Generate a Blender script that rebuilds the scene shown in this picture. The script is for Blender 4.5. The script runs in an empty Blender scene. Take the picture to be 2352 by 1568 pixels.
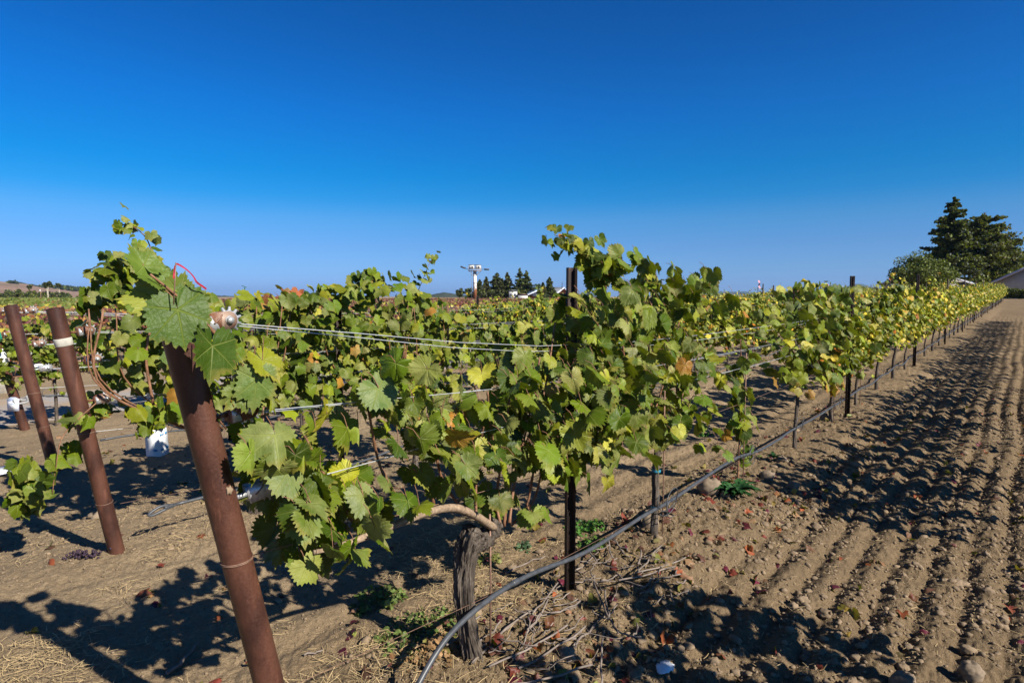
import bpy, math, random
import numpy as np
R = math.radians
# ------------------------------------------------------------------ frame of the place
# world X runs along the vine rows, Y across them (to the left), Z up.  Camera stands at X=0, Y=0.
F_PX, HZ, HC, TH = 1420.0, 681.0, 1.62, R(39.674)      # focal in 2352-px units, horizon row, eye height, heading
PHI = math.atan((784 - HZ) / F_PX)
SUN_EL = 35.0
scene = bpy.context.scene
cam_d = bpy.data.cameras.new('camera'); cam = bpy.data.objects.new('camera', cam_d)
scene.collection.objects.link(cam); scene.camera = cam
cam_d.sensor_width = 36; cam_d.lens = F_PX / 2352 * 36; cam_d.clip_start = .05; cam_d.clip_end = 30000
cam.location = (0, 0, HC); cam.rotation_euler = (R(90) - PHI, 0, TH - R(90))
# ------------------------------------------------------------------ world, sun, exposure
w = bpy.data.worlds.new('World'); scene.world = w; w.use_nodes = True
nt = w.node_tree; nt.nodes.clear()
sky = nt.nodes.new('ShaderNodeTexSky'); sky.sky_type = 'NISHITA'; sky.sun_disc = False
sky.sun_elevation = R(SUN_EL); sky.sun_rotation = R(180); sky.altitude = 0
sky.air_density = 1.0; sky.dust_density = .25; sky.ozone_density = 3.0
wtc = nt.nodes.new('ShaderNodeTexCoord'); wsp = nt.nodes.new('ShaderNodeSeparateXYZ'); wrm = nt.nodes.new('ShaderNodeValToRGB')
wmx = nt.nodes.new('ShaderNodeMix'); wmx.data_type = 'RGBA'; wmx.blend_type = 'MULTIPLY'; wmx.inputs[0].default_value = 1
SKY = [(0.0, (.42, .70, 1.80)), (.045, (.40, .72, 1.45)), (.08, (.36, .70, 1.32)), (.118, (.27, .74, 1.28)), (.15, (.08, .70, 1.27)), (.185, (.02, .68, 1.27)), (.27, (.02, .62, 1.36)), (.35, (.02, .54, 1.25)), (.42, (.02, .50, 1.15)), (.6, (.12, .42, .95)), (1.0, (.16, .38, .75))]
e_ = wrm.color_ramp.elements
while len(e_) < len(SKY): e_.new(.5)
for q_, (p_, c_) in zip(e_, SKY): q_.position = p_; q_.color = tuple(v / 2 for v in c_) + (1,)
bg = nt.nodes.new('ShaderNodeBackground'); bg.inputs[1].default_value = .105
wo = nt.nodes.new('ShaderNodeOutputWorld')
nt.links.new(wtc.outputs['Generated'], wsp.inputs[0]); nt.links.new(wsp.outputs[2], wrm.inputs[0])
nt.links.new(sky.outputs[0], wmx.inputs[6]); nt.links.new(wrm.outputs[0], wmx.inputs[7]); nt.links.new(wmx.outputs[2], bg.inputs[0]); nt.links.new(bg.outputs[0], wo.inputs[0])
sl = bpy.data.lights.new('sun', 'SUN'); sl.energy = 5.0; sl.angle = R(.53); sl.color = (1, .93, .82)
so = bpy.data.objects.new('sun', sl); scene.collection.objects.link(so)
so.rotation_euler = (R(90 - SUN_EL), 0, 0)      # sun stands over -Y
scene.view_settings.view_transform = 'Standard'; scene.view_settings.look = 'None'
scene.view_settings.exposure = 0.8; scene.view_settings.gamma = 1.0
scene.cycles.max_bounces = 6; scene.cycles.transparent_max_bounces = 6
scene.cycles.diffuse_bounces = 2; scene.cycles.glossy_bounces = 2; scene.cycles.transmission_bounces = 3
scene.cycles.caustics_reflective = False; scene.cycles.caustics_refractive = False

rng = np.random.default_rng(7)
COL = scene.collection
# ------------------------------------------------------------------ geometry of views and ground
def ray(u, v):
    x = u - 1176.0; y = F_PX * math.cos(PHI) + (784 - v) * math.sin(PHI); z = -F_PX * math.sin(PHI) + (784 - v) * math.cos(PHI)
    return np.array([x * math.sin(TH) + y * math.cos(TH), -x * math.cos(TH) + y * math.sin(TH), z])
def on_row(u, v, n):
    r = ray(u, v); t = n / r[1]; return np.array([r[0] * t, n, HC + r[2] * t])
def on_s(u, v, s):
    r = ray(u, v); t = s / r[0]; return np.array([s, r[1] * t, HC + r[2] * t])
def on_ground(u, v, h=0.0):
    r = ray(u, v); t = (h - HC) / r[2]
    for _ in range(12):
        g = gz(r[0] * t, r[1] * t) + h; t = (g - HC) / r[2]
    return np.array([r[0] * t, r[1] * t, HC + r[2] * t])
def at_depth(u, v, z):
    r = ray(u, v); dep = F_PX * math.cos(PHI) + (784 - v) * math.sin(PHI); return np.array([0, 0, HC]) + r * (z / dep)
def gz(s, n):
    """smooth lie of the land"""
    a = np.asarray(s, float)
    q = np.clip(a - 6.0, 0, 84); b = np.asarray(n, float)
    k = 1 - sstep(b, 11, 24) * (1 - sstep(a / np.maximum(b, 1), 2, 9))
    return .0165 * q * q / (q + 2.5) * k
def sstep(x, a, b):
    t = np.clip((x - a) / (b - a), 0, 1); return t * t * (3 - 2 * t)
def hsh(ix, iy, seed):
    h = (ix.astype(np.int64) * 374761393 + iy.astype(np.int64) * 668265263 + seed * 974711) & 0xffffffff
    h = ((h ^ (h >> 13)) * 1274126177) & 0xffffffff
    return ((h ^ (h >> 16)) & 0xffff) / 65535.0
def vn(x, y, seed=0):
    x = np.asarray(x, float); y = np.asarray(y, float)
    ix = np.floor(x); iy = np.floor(y); fx = x - ix; fy = y - iy
    fx = fx * fx * (3 - 2 * fx); fy = fy * fy * (3 - 2 * fy)
    a = hsh(ix, iy, seed); b = hsh(ix + 1, iy, seed); c = hsh(ix, iy + 1, seed); d = hsh(ix + 1, iy + 1, seed)
    return (a * (1 - fx) + b * fx) * (1 - fy) + (c * (1 - fx) + d * fx) * fy - .5
def fbm(x, y, seed=0, o=3):
    t = 0; a = 1.0
    for k in range(o):
        t = t + a * vn(x * 2 ** k, y * 2 ** k, seed + k * 17); a *= .5
    return t
def worley(x, y, seed=0):
    ix = np.floor(x); iy = np.floor(y); best = np.full(np.shape(x), 9.0)
    for dx in (-1, 0, 1):
        for dy in (-1, 0, 1):
            cx = ix + dx; cy = iy + dy
            px = cx + hsh(cx, cy, seed); py = cy + hsh(cx, cy, seed + 5)
            rr = .35 + .65 * hsh(cx, cy, seed + 9)
            best = np.minimum(best, np.hypot(x - px, y - py) / rr)
    return best
ROWS = {0: -.72, 1: 1.79, 2: 4.25, 3: 6.65, 4: 9.05}
def sstep(x, a, b):
    t = np.clip((x - a) / (b - a), 0, 1); return t * t * (3 - 2 * t)
def micro(s, n):
    s = np.asarray(s, float); n = np.asarray(n, float)
    h = 0.0 * s
    for r in ROWS.values():
        h = h + .045 * np.exp(-((n - r - .03 * np.sin(s * 1.3)) / .38) ** 2)
    alley = sstep(n, -.4, -.15) * (1 - sstep(n, 1.25 + .1 * np.sin(s * 1.1) + .12 * fbm(s * 1.3, n * 0, 3), 1.52))
    alley = np.where(s < .5, alley * sstep(s, -.5, .5), alley)
    wob = .035 * np.sin(s * .9) + .05 * fbm(s * .7, n * .5, 31)
    fur = 1 - 2 * np.abs(np.sin((n + wob * .6) * math.pi / .185)) ** 1.3
    h = h + alley * (-.055 + .021 * -fur * (.85 + .5 * fbm(s * .9, n * .9, 8)))
    a2 = sstep(n, 2.1, 2.5) * (1 - sstep(n, 3.5, 3.9)) * sstep(s, .8, 1.6)
    h = h + a2 * .012 * np.cos((n + wob) * 2 * math.pi / .27)
    h = h + (.03 - .018 * alley) * fbm(s * .8, n * .8, 50) + (.011 - .006 * alley) * fbm(s * 4, n * 4, 60, 2)
    rough = .62 + .38 * alley + .55 * np.exp(-((n - 1.79) / .5) ** 2) + .5 * np.exp(-((n - 4.25) / .5) ** 2)
    rough = rough * (.6 + .8 * (fbm(s * 1.1 + 7, n * 1.1, 77) + .5))
    w1 = worley(s / .075, n / .075, 1); w2 = worley(s / .03, n / .03, 2)
    clod = .015 * np.clip(1 - w1, 0, 1) ** .8 + .011 * np.clip(1 - w2, 0, 1) ** .8
    h = h + rough * (clod + .008 * fbm(s * 22, n * 22, 90, 2))
    road = sstep(n, 9.3, 9.8) * (1 - sstep(n, 14.0, 14.6))
    return h * (1 - .93 * road)
def fade(s, n):
    return 1 - sstep(np.hypot(s, n), 35, 70)
def G(s, n):
    return gz(s, n) + micro(s, n) * fade(s, n)
def g1(s, n):
    return float(G(np.array([s]), np.array([n]))[0])
# ------------------------------------------------------------------ object helpers
def tag(o, label=None, cat=None, group=None, kind=None):
    if label: o['label'] = label
    if cat: o['category'] = cat
    if group: o['group'] = group
    if kind: o['kind'] = kind
    return o
def link(name, data, parent=None, loc=None, rotz=None):
    o = bpy.data.objects.new(name, data); COL.objects.link(o)
    if parent is not None: o.parent = parent
    if loc is not None: o.location = [float(q) for q in loc]
    if rotz is not None: o.rotation_euler = (0, 0, rotz)
    return o
def empty(name, loc, label, cat, group=None, rotz=None):
    o = link(name, None, None, loc, rotz); o.empty_display_size = .1
    return tag(o, label, cat, group)
class MB:
    def __init__(s): s.V = []; s.F = {}; s.n = 0; s.C = []; s.U = []
    def add(s, v, faces, mat=0, col=None, uv=None):
        v = np.asarray(v, float).reshape(-1, 3)
        if not isinstance(faces, list): faces = [faces]
        for f in faces:
            f = np.asarray(f, int)
            if f.size: s.F.setdefault((f.shape[1], mat), []).append(f + s.n)
        s.V.append(v); s.n += len(v)
        c = np.ones((len(v), 4)) if col is None else np.broadcast_to(np.asarray(col, float), (len(v), 4)).copy()
        s.C.append(c); s.U.append(np.zeros((len(v), 2)) if uv is None else uv)
        return s
    def box(s, c, size, mat=0, rot=None, col=None):
        x, y, z = [q / 2 for q in size]
        v = np.array([[-x, -y, -z], [x, -y, -z], [x, y, -z], [-x, y, -z], [-x, -y, z], [x, -y, z], [x, y, z], [-x, y, z]])
        if rot is not None: v = v @ np.array(rot).T
        return s.add(v + np.array(c), np.array([[0, 3, 2, 1], [4, 5, 6, 7], [0, 1, 5, 4], [1, 2, 6, 5], [2, 3, 7, 6], [3, 0, 4, 7]]), mat, col)
    def mesh(s, name, mats, smooth=False, color=True, uv=False):
        V = np.concatenate(s.V); me = bpy.data.meshes.new(name)
        keys = list(s.F); loops = []; tot = []; mi = []
        for k in keys:
            f = np.concatenate(s.F[k]); loops.append(f.ravel()); tot.append(np.full(len(f), k[0])); mi.append(np.full(len(f), k[1]))
        loops = np.concatenate(loops).astype(np.int32); tot = np.concatenate(tot).astype(np.int32); mi = np.concatenate(mi).astype(np.int32)
        me.vertices.add(len(V)); me.vertices.foreach_set('co', V.astype(np.float32).ravel())
        me.loops.add(len(loops)); me.loops.foreach_set('vertex_index', loops)
        me.polygons.add(len(tot)); start = np.concatenate([[0], np.cumsum(tot)[:-1]]).astype(np.int32)
        me.polygons.foreach_set('loop_start', start)
        try: me.polygons.foreach_set('loop_total', tot)
        except Exception: pass
        me.polygons.foreach_set('material_index', mi)
        if smooth: me.polygons.foreach_set('use_smooth', np.ones(len(tot), bool))
        me.update(calc_edges=True)
        for m in mats: me.materials.append(m)
        if color:
            a = me.color_attributes.new('Col', 'FLOAT_COLOR', 'POINT'); a.data.foreach_set('color', np.concatenate(s.C).astype(np.float32).ravel())
        if uv:
            U = np.concatenate(s.U); a = me.attributes.new('leaf', 'FLOAT_VECTOR', 'POINT')
            a.data.foreach_set('vector', np.concatenate([U, np.zeros((len(U), 1))], 1).astype(np.float32).ravel())
        me.validate(); return me
    def obj(s, name, mats, parent=None, loc=None, smooth=False, color=False, uv=False, rotz=None):
        if not isinstance(mats, (list, tuple)): mats = [mats]
        return link(name, s.mesh(name, mats, smooth, color, uv), parent, loc, rotz)
def frames(P):
    P = np.asarray(P, float); T = np.gradient(P, axis=0); T /= np.linalg.norm(T, axis=1)[:, None] + 1e-9
    up = np.array([0, 0, 1.0]) if abs(T[0][2]) < .9 else np.array([1.0, 0, 0])
    A = []; a = np.cross(T[0], up); a /= np.linalg.norm(a)
    for t in T:
        a = a - t * (a @ t); a /= np.linalg.norm(a) + 1e-9; A.append(a.copy())
    A = np.array(A); return T, A, np.cross(T, A)
def tube(mb, P, r, k=6, mat=0, col=None, cap=True, rfun=None):
    P = np.asarray(P, float); m = len(P); r = np.broadcast_to(np.asarray(r, float), (m,))
    T, A, B = frames(P); th = np.arange(k) * 2 * math.pi / k
    rr = r[:, None] * np.ones((1, k))
    if rfun is not None: rr = rr * rfun(np.linspace(0, 1, m)[:, None], th[None, :])
    V = P[:, None, :] + rr[..., None] * (np.cos(th)[None, :, None] * A[:, None, :] + np.sin(th)[None, :, None] * B[:, None, :])
    i = np.arange(m - 1)[:, None]; j = np.arange(k)[None, :]; j2 = (j + 1) % k
    q = np.stack([i * k + j, i * k + j2, (i + 1) * k + j2, (i + 1) * k + j], -1).reshape(-1, 4)
    fs = [q]; V = V.reshape(-1, 3)
    if cap:
        V = np.concatenate([V, P[:1], P[-1:]]); c0 = m * k; jj = np.arange(k); j3 = (jj + 1) % k
        fs.append(np.stack([jj * 0 + c0, j3, jj], -1)); fs.append(np.stack([jj * 0 + c0 + 1, (m - 1) * k + jj, (m - 1) * k + j3], -1))
    mb.add(V, fs, mat, col)
def spline(pts, n):
    pts = np.asarray(pts, float); m = len(pts)
    P = np.concatenate([[2 * pts[0] - pts[1]], pts, [2 * pts[-1] - pts[-2]]]); t = np.linspace(0, m - 1 - 1e-6, n); i = t.astype(int); f = (t - i)[:, None]
    a, b, c, d = P[i], P[i + 1], P[i + 2], P[i + 3]
    return .5 * (2 * b + (c - a) * f + (2 * a - 5 * b + 4 * c - d) * f ** 2 + (3 * b - a - 3 * c + d) * f ** 3)
def prism(mb, pts2, z0, z1, mat=0, M=None, col=None):
    """extrude a 2-D polygon (x,y) from z0 to z1"""
    p = np.asarray(pts2, float); k = len(p)
    V = np.concatenate([np.c_[p, np.full(k, z0)], np.c_[p, np.full(k, z1)]])
    if M is not None: V = V @ np.asarray(M)[:3, :3].T + np.asarray(M)[:3, 3]
    j = np.arange(k); j2 = (j + 1) % k
    mb.add(V, [np.stack([j, j2, j2 + k, j + k], -1), (np.arange(k)[::-1])[None, :], (np.arange(k) + k)[None, :]], mat, col)
def frameM(o, x, y, z):
    M = np.eye(4); M[:3, 0] = x; M[:3, 1] = y; M[:3, 2] = z; M[:3, 3] = o; return M
# ------------------------------------------------------------------ materials
class N:
    def __init__(s, name):
        s.m = bpy.data.materials.new(name); s.m.use_nodes = True; s.t = s.m.node_tree; s.t.nodes.clear()
        s.out = s.t.nodes.new('ShaderNodeOutputMaterial')
    def n(s, typ, **kw):
        x = s.t.nodes.new(typ)
        for k, v in kw.items(): setattr(x, k, v)
        return x
    def set(s, sock, v):
        if isinstance(v, (int, float)): sock.default_value = v
        elif isinstance(v, (tuple, list)): sock.default_value = tuple(v) + ((1,) if len(v) == 3 and len(sock.default_value) == 4 else ())
        else: s.t.links.new(v, sock)
    def noise(s, scale, detail=3, rough=.55, vec=None, stretch=None, out=0):
        x = s.n('ShaderNodeTexNoise'); s.set(x.inputs['Scale'], scale); s.set(x.inputs['Detail'], detail); s.set(x.inputs['Roughness'], rough)
        if vec is None: vec = s.n('ShaderNodeTexCoord').outputs['Object']
        if stretch:
            mp = s.n('ShaderNodeMapping'); s.t.links.new(vec, mp.inputs[0]); mp.inputs['Scale'].default_value = stretch; vec = mp.outputs[0]
        s.t.links.new(vec, x.inputs['Vector']); return x.outputs[out]
    def ramp(s, fac, stops):
        x = s.n('ShaderNodeValToRGB'); s.t.links.new(fac, x.inputs[0]); e = x.color_ramp.elements
        while len(e) < len(stops): e.new(.5)
        for q, (p, c) in zip(e, stops): q.position = p; q.color = tuple(c) + (1,) if len(c) == 3 else c
        return x.outputs[0]
    def mix(s, f, a, b, mode='MIX'):
        x = s.n('ShaderNodeMix', data_type='RGBA', blend_type=mode); s.set(x.inputs[0], f); s.set(x.inputs[6], a); s.set(x.inputs[7], b); return x.outputs[2]
    def math(s, op, a, b=0.0, c=None, clamp=False):
        x = s.n('ShaderNodeMath', operation=op, use_clamp=clamp); s.set(x.inputs[0], a); s.set(x.inputs[1], b)
        if c is not None: s.set(x.inputs[2], c)
        return x.outputs[0]
    def bump(s, h, strength=.5, dist=.01, normal=None):
        x = s.n('ShaderNodeBump'); s.set(x.inputs['Height'], h); x.inputs['Strength'].default_value = strength; x.inputs['Distance'].default_value = dist
        if normal is not None: s.t.links.new(normal, x.inputs['Normal'])
        return x.outputs[0]
    def bsdf(s, col, rough=.8, metal=0.0, spec=.3, normal=None):
        x = s.n('ShaderNodeBsdfPrincipled'); s.set(x.inputs['Base Color'], col); s.set(x.inputs['Roughness'], rough); s.set(x.inputs['Metallic'], metal)
        x.inputs['Specular IOR Level'].default_value = spec
        if normal is not None: s.t.links.new(normal, x.inputs['Normal'])
        return x.outputs[0]
    def done(s, sh): s.t.links.new(sh, s.out.inputs[0]); return s.m
def simple(name, c, rough=.7, metal=0.0, spec=.3, var=.2, scale=30, bump=0.0):
    k = N(name); n = k.noise(scale, 4); a = tuple(q * (1 - var) for q in c); b = tuple(min(1, q * (1 + var)) for q in c)
    col = k.ramp(n, [(.3, a), (.7, b)])
    return k.done(k.bsdf(col, rough, metal, spec, k.bump(n, bump, .004) if bump else None))
def mat_ground():
    k = N('dry_earth'); tc = k.n('ShaderNodeTexCoord').outputs['Object']
    a = k.noise(.9, 5, .6, tc); b = k.noise(38, 5, .7, tc); c = k.noise(160, 3, .7, tc)
    col = k.ramp(a, [(.3, (.24, .178, .11)), (.5, (.295, .222, .138)), (.7, (.365, .28, .18))])
    col = k.mix(.45, col, k.ramp(b, [(.25, (.11, .08, .052)), (.5, (.265, .20, .125)), (.78, (.43, .34, .225))]))
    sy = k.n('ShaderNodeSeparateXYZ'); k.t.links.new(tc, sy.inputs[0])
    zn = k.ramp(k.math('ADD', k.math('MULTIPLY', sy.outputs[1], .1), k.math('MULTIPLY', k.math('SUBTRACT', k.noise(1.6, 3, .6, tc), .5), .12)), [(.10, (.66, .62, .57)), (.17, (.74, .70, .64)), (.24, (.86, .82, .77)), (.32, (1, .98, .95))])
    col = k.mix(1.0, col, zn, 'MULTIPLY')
    fl = k.ramp(k.noise(210, 2, .5, tc), [(.66, (0, 0, 0)), (.70, (1, 1, 1))])
    col = k.mix(k.math('MULTIPLY', fl, .4), col, (.40, .32, .19))
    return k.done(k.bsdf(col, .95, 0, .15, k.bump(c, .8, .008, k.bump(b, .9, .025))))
def mat_road():
    k = N('grey_gravel'); tc = k.n('ShaderNodeTexCoord').outputs['Object']
    a = k.noise(1.2, 4, .6, tc); b = k.noise(70, 3, .7, tc)
    col = k.ramp(b, [(.3, (.20, .185, .17)), (.5, (.30, .275, .25)), (.72, (.5, .47, .43))])
    col = k.mix(k.ramp(a, [(.42, (0, 0, 0)), (.6, (1, 1, 1))]), col, (.36, .275, .19))
    return k.done(k.bsdf(col, .95, 0, .15, k.bump(b, .6, .01)))
def mat_leaf(name, veins=True, trans=.14):
    k = N(name); at = k.n('ShaderNodeAttribute', attribute_name='Col'); base = at.outputs['Color']
    tc = k.n('ShaderNodeTexCoord').outputs['Object']
    nz = k.noise(28, 3, .6, tc)
    col = k.mix(.35, base, k.ramp(nz, [(.3, (.35, .35, .35)), (.7, (1, 1, 1))]), 'MULTIPLY')
    dust = k.math('MULTIPLY', at.outputs['Alpha'], k.ramp(k.noise(14, 4, .6, tc), [(.35, (.1, .1, .1)), (.62, (1, 1, 1))]))
    col = k.mix(k.math('MULTIPLY', dust, .8), col, (.31, .295, .115))
    nrm = None
    if veins:
        uv = k.n('ShaderNodeAttribute', attribute_name='leaf').outputs['Vector']
        sx = k.n('ShaderNodeSeparateXYZ'); k.t.links.new(uv, sx.inputs[0]); X, Y = k.math('ABSOLUTE', sx.outputs[0]), sx.outputs[1]
        tot = None
        for ang in (90, 38, -25):
            c, q = math.cos(R(ang)), math.sin(R(ang))
            al = k.math('ADD', k.math('MULTIPLY', X, c), k.math('MULTIPLY', Y, q))
            ac = k.math('ABSOLUTE', k.math('SUBTRACT', k.math('MULTIPLY', X, q), k.math('MULTIPLY', Y, c)))
            wd = k.math('MULTIPLY_ADD', al, -.022, .036)
            m = k.math('MULTIPLY', k.math('SUBTRACT', 1.0, k.math('DIVIDE', ac, k.math('MAXIMUM', wd, .004)), clamp=True), k.math('GREATER_THAN', al, 0.0))
            # side veins
            sv = k.math('SINE', k.math('MULTIPLY', k.math('SUBTRACT', al, k.math('MULTIPLY', ac, 1.1)), 38.0))
            sv = k.math('MULTIPLY', k.math('SUBTRACT', sv, .86, clamp=True), 2.2)
            near = k.math('MULTIPLY', k.math('LESS_THAN', ac, k.math('MULTIPLY', al, .45)), sv)
            m = k.math('MAXIMUM', m, k.math('MULTIPLY', near, .8))
            tot = m if tot is None else k.math('MAXIMUM', tot, m)
        rr_ = k.math('ADD', k.math('SQRT', k.math('ADD', k.math('MULTIPLY', X, X), k.math('MULTIPLY', Y, Y))), k.math('MULTIPLY', k.math('SUBTRACT', k.noise(9, 3, .6, tc), .5), 1.3))
        em = k.ramp(rr_, [(.80, (0, 0, 0)), (.98, (1, 1, 1))]); col = k.mix(k.math('MULTIPLY', em, .55), col, (.21, .17, .03))
        sp_ = k.ramp(k.noise(55, 2, .5, tc), [(.70, (0, 0, 0)), (.74, (1, 1, 1))]); col = k.mix(k.math('MULTIPLY', sp_, .5), col, (.14, .08, .03))
        col = k.mix(k.math('MULTIPLY', tot, .5), col, k.mix(.55, base, (.42, .45, .12)))
        nrm = k.bump(k.math('ADD', k.math('MULTIPLY', tot, -1.0), k.math('MULTIPLY', k.noise(95, 2, .6, tc), .8)), .55, .004)
    bf = k.n('ShaderNodeNewGeometry').outputs['Backfacing']
    col2 = k.mix(bf, col, k.mix(.45, col, (.24, .29, .05)))
    p = k.bsdf(col2, .48, 0, .22, nrm)
    tr = k.n('ShaderNodeBsdfTranslucent'); k.set(tr.inputs[0], k.mix(.6, base, (.38, .46, .01), 'MIX'))
    ms = k.n('ShaderNodeMixShader'); ms.inputs[0].default_value = trans
    k.t.links.new(p, ms.inputs[1]); k.t.links.new(tr.outputs[0], ms.inputs[2]); return k.done(ms.outputs[0])
def mat_bark(name, dark=1.0):
    k = N(name); tc = k.n('ShaderNodeTexCoord').outputs['Object']
    n = k.noise(60, 5, .65, tc, (1, 1, .12)); m = k.noise(9, 3, .6, tc)
    col = k.ramp(n, [(.32, tuple(q * dark for q in (.035, .027, .022))), (.52, tuple(q * dark for q in (.12, .098, .08))), (.75, tuple(q * dark for q in (.26, .22, .18)))])
    col = k.mix(.4, col, k.ramp(m, [(.3, (.5, .48, .45)), (.7, (1, 1, 1))]), 'MULTIPLY')
    return k.done(k.bsdf(col, .95, 0, .1, k.bump(n, .9, .01)))
def mat_rust(name, a, b, c, rough=.6):
    k = N(name); tc = k.n('ShaderNodeTexCoord').outputs['Object']
    n = k.noise(9, 6, .65, tc, (1, 1, .45)); f = k.noise(140, 4, .7, tc); g = k.noise(22, 4, .6, tc)
    col = k.ramp(n, [(.38, a), (.5, b), (.60, c)])
    col = k.mix(.35, col, k.ramp(f, [(.3, tuple(q * .55 for q in b)), (.7, tuple(min(1, q * 1.55) for q in b))]))
    sp = k.ramp(g, [(.70, (0, 0, 0)), (.76, (1, 1, 1))])
    col = k.mix(k.math('MULTIPLY', sp, .6), col, (.30, .11, .045)); st = k.ramp(k.noise(26, 5, .75, tc, (1, 1, .07)), [(.56, (0, 0, 0)), (.66, (1, 1, 1))]); col = k.mix(k.math('MULTIPLY', st, .45), col, tuple(q * 1.9 for q in c)); dk = k.ramp(k.noise(4, 5, .7, tc, (1, 1, .5)), [(.36, (1, 1, 1)), (.5, (0, 0, 0))]); col = k.mix(k.math('MULTIPLY', dk, .6), col, a); ds = k.ramp(k.noise(330, 2, .6, tc), [(.68, (0, 0, 0)), (.73, (1, 1, 1))]); col = k.mix(k.math('MULTIPLY', ds, .5), col, (.28, .17, .11))
    return k.done(k.bsdf(col, k.ramp(f, [(.3, (rough - .15,) * 3), (.7, (rough + .15,) * 3)]), .12, .45, k.bump(f, .35, .002)))
M_GROUND, M_ROAD = mat_ground(), mat_road()
M_LEAF, M_LEAFLO = mat_leaf('grape_leaf', True), mat_leaf('grape_leaf_plain', False)
M_BARK, M_BARKT = mat_bark('old_vine_bark', .85), mat_bark('young_vine_bark', .95)
M_CANE = simple('cane', (.20, .10, .055), .6, var=.4, scale=25)
M_CANEOLD = simple('cordon_bark', (.25, .18, .12), .85, var=.45, scale=60, bump=.6)
M_PIPE = mat_rust('rusty_pipe', (.030, .013, .010), (.068, .027, .018), (.115, .048, .030), .45)
M_STAKE = mat_rust('dark_rusty_steel', (.010, .007, .006), (.021, .012, .009), (.045, .022, .016), .7)
M_BRACKET = mat_rust('rusty_bracket', (.07, .028, .015), (.15, .055, .025), (.34, .26, .20), .6)
M_GALV = simple('galvanised_steel', (.52, .53, .53), .42, .55, .5, .25, 90)
M_WIRE = simple('galvanised_wire', (.62, .64, .66), .35, .5, .6, .1, 40)
M_RUSTW = simple('rusty_wire', (.22, .13, .09), .6, .3, .4, .3, 60)
M_HOSE = simple('black_polythene', (.055, .06, .068), .42, 0, .45, .3, 30, .1)
M_TIE = simple('blue_tie', (.03, .22, .33), .5)
M_WHITE = simple('white_plastic', (.72, .74, .76), .45, 0, .4, .05, 12)
M_GRAPE = simple('dried_grape', (.035, .02, .035), .6, var=.4)
M_STRAW = simple('straw', (.52, .40, .20), .7, var=.35, scale=6)
M_TWIG = simple('grey_twig', (.19, .155, .13), .85, var=.4, scale=20)
M_CLOD = simple('earth_clod', (.205, .152, .10), .95, spec=.1, var=.35, scale=18, bump=.5)
M_WEED = simple('weed_leaf', (.022, .075, .018), .55, var=.4, scale=20)
# ------------------------------------------------------------------ structure: ground
def build_ground():
    fwd = TH
    a_f = np.arange(-57, 50.001, .1); a_c = np.arange(50, 303.1, 4)[1:-1]
    ang = np.radians(np.concatenate([a_f, a_c])) + fwd
    r = [0.02, .5, 1.0, 1.6]
    x = 2.0
    while x < 14: r.append(x); x *= 1.0046
    while x < 60: r.append(x); x *= 1.013
    while x < 14000: r.append(x); x *= 1.07
    r = np.array(r); nr, na = len(r), len(ang)
    A, Q = np.meshgrid(ang, r); S = Q * np.cos(A); T = Q * np.sin(A)
    Z = G(S, T)
    Z = Z - .0 * Q
    V = np.stack([S, T, Z], -1).reshape(-1, 3)
    i = np.arange(nr - 1)[:, None]; j = np.arange(na)[None, :]; j2 = (j + 1) % na
    q = np.stack([i * na + j, (i + 1) * na + j, (i + 1) * na + j2, i * na + j2], -1).reshape(-1, 4)
    mb = MB(); mb.add(V, [q, (np.arange(na))[None, :]])
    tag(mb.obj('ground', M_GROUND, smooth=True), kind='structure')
    # gravel road between the fourth row and the red block
    ss = np.concatenate([np.arange(-12, 30, .25), np.arange(30, 110, 2)]); nn_ = np.linspace(9.75, 12.4, 28)
    SS, NN = np.meshgrid(ss, nn_, indexing='ij'); ed = .12 * fbm(SS * 1.5, NN * 0, 5)
    NE = NN + ed * (np.abs(NN - 11.07) / 1.3)
    mid = 1 - (np.abs(NN - 11.07) / 1.33) ** 4
    ZZ = G(SS, NE) + .012 * mid + .004 + .006 * fbm(SS * 6, NN * 6, 4)
    V = np.stack([SS, NE, ZZ], -1).reshape(-1, 3); a, b = SS.shape
    i = np.arange(a - 1)[:, None]; j = np.arange(b - 1)[None, :]
    q = np.stack([i * b + j, (i + 1) * b + j, (i + 1) * b + j + 1, i * b + j + 1], -1).reshape(-1, 4)
    mb = MB(); mb.add(V, q); tag(mb.obj('gravel_road', M_ROAD, smooth=True), kind='structure')
build_ground()
# ------------------------------------------------------------------ leaves
def leaf_template(nout, teeth=0, amp=.10, deep=False):
    if deep: tp = np.array([(-90, .08), (-80, .36), (-66, .58), (-46, .70), (-26, .76), (-8, .70), (4, .66), (20, .78), (38, .93), (50, .84), (60, .70), (70, .76), (82, .96), (90, 1.05)], float)
    else: tp = np.array([(-90, .10), (-80, .44), (-66, .64), (-46, .74), (-26, .78), (-8, .77), (4, .77), (20, .82), (38, .88), (50, .85), (60, .82), (70, .86), (82, .94), (90, .99)], float)
    a = np.concatenate([tp[:, 0], 180 - tp[::-1, 0][1:]]); rr = np.concatenate([tp[:, 1], tp[::-1, 1][1:]])
    th = np.linspace(-84, 264, nout); r = np.interp(th, a, rr)
    if teeth: r = r * (1 + amp * (2 * np.abs(((th + 90) * teeth / 360) % 1 - .5) - .5) * 2)
    t = np.radians(th); o = np.c_[r * np.cos(t), r * np.sin(t)]; return o
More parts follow.
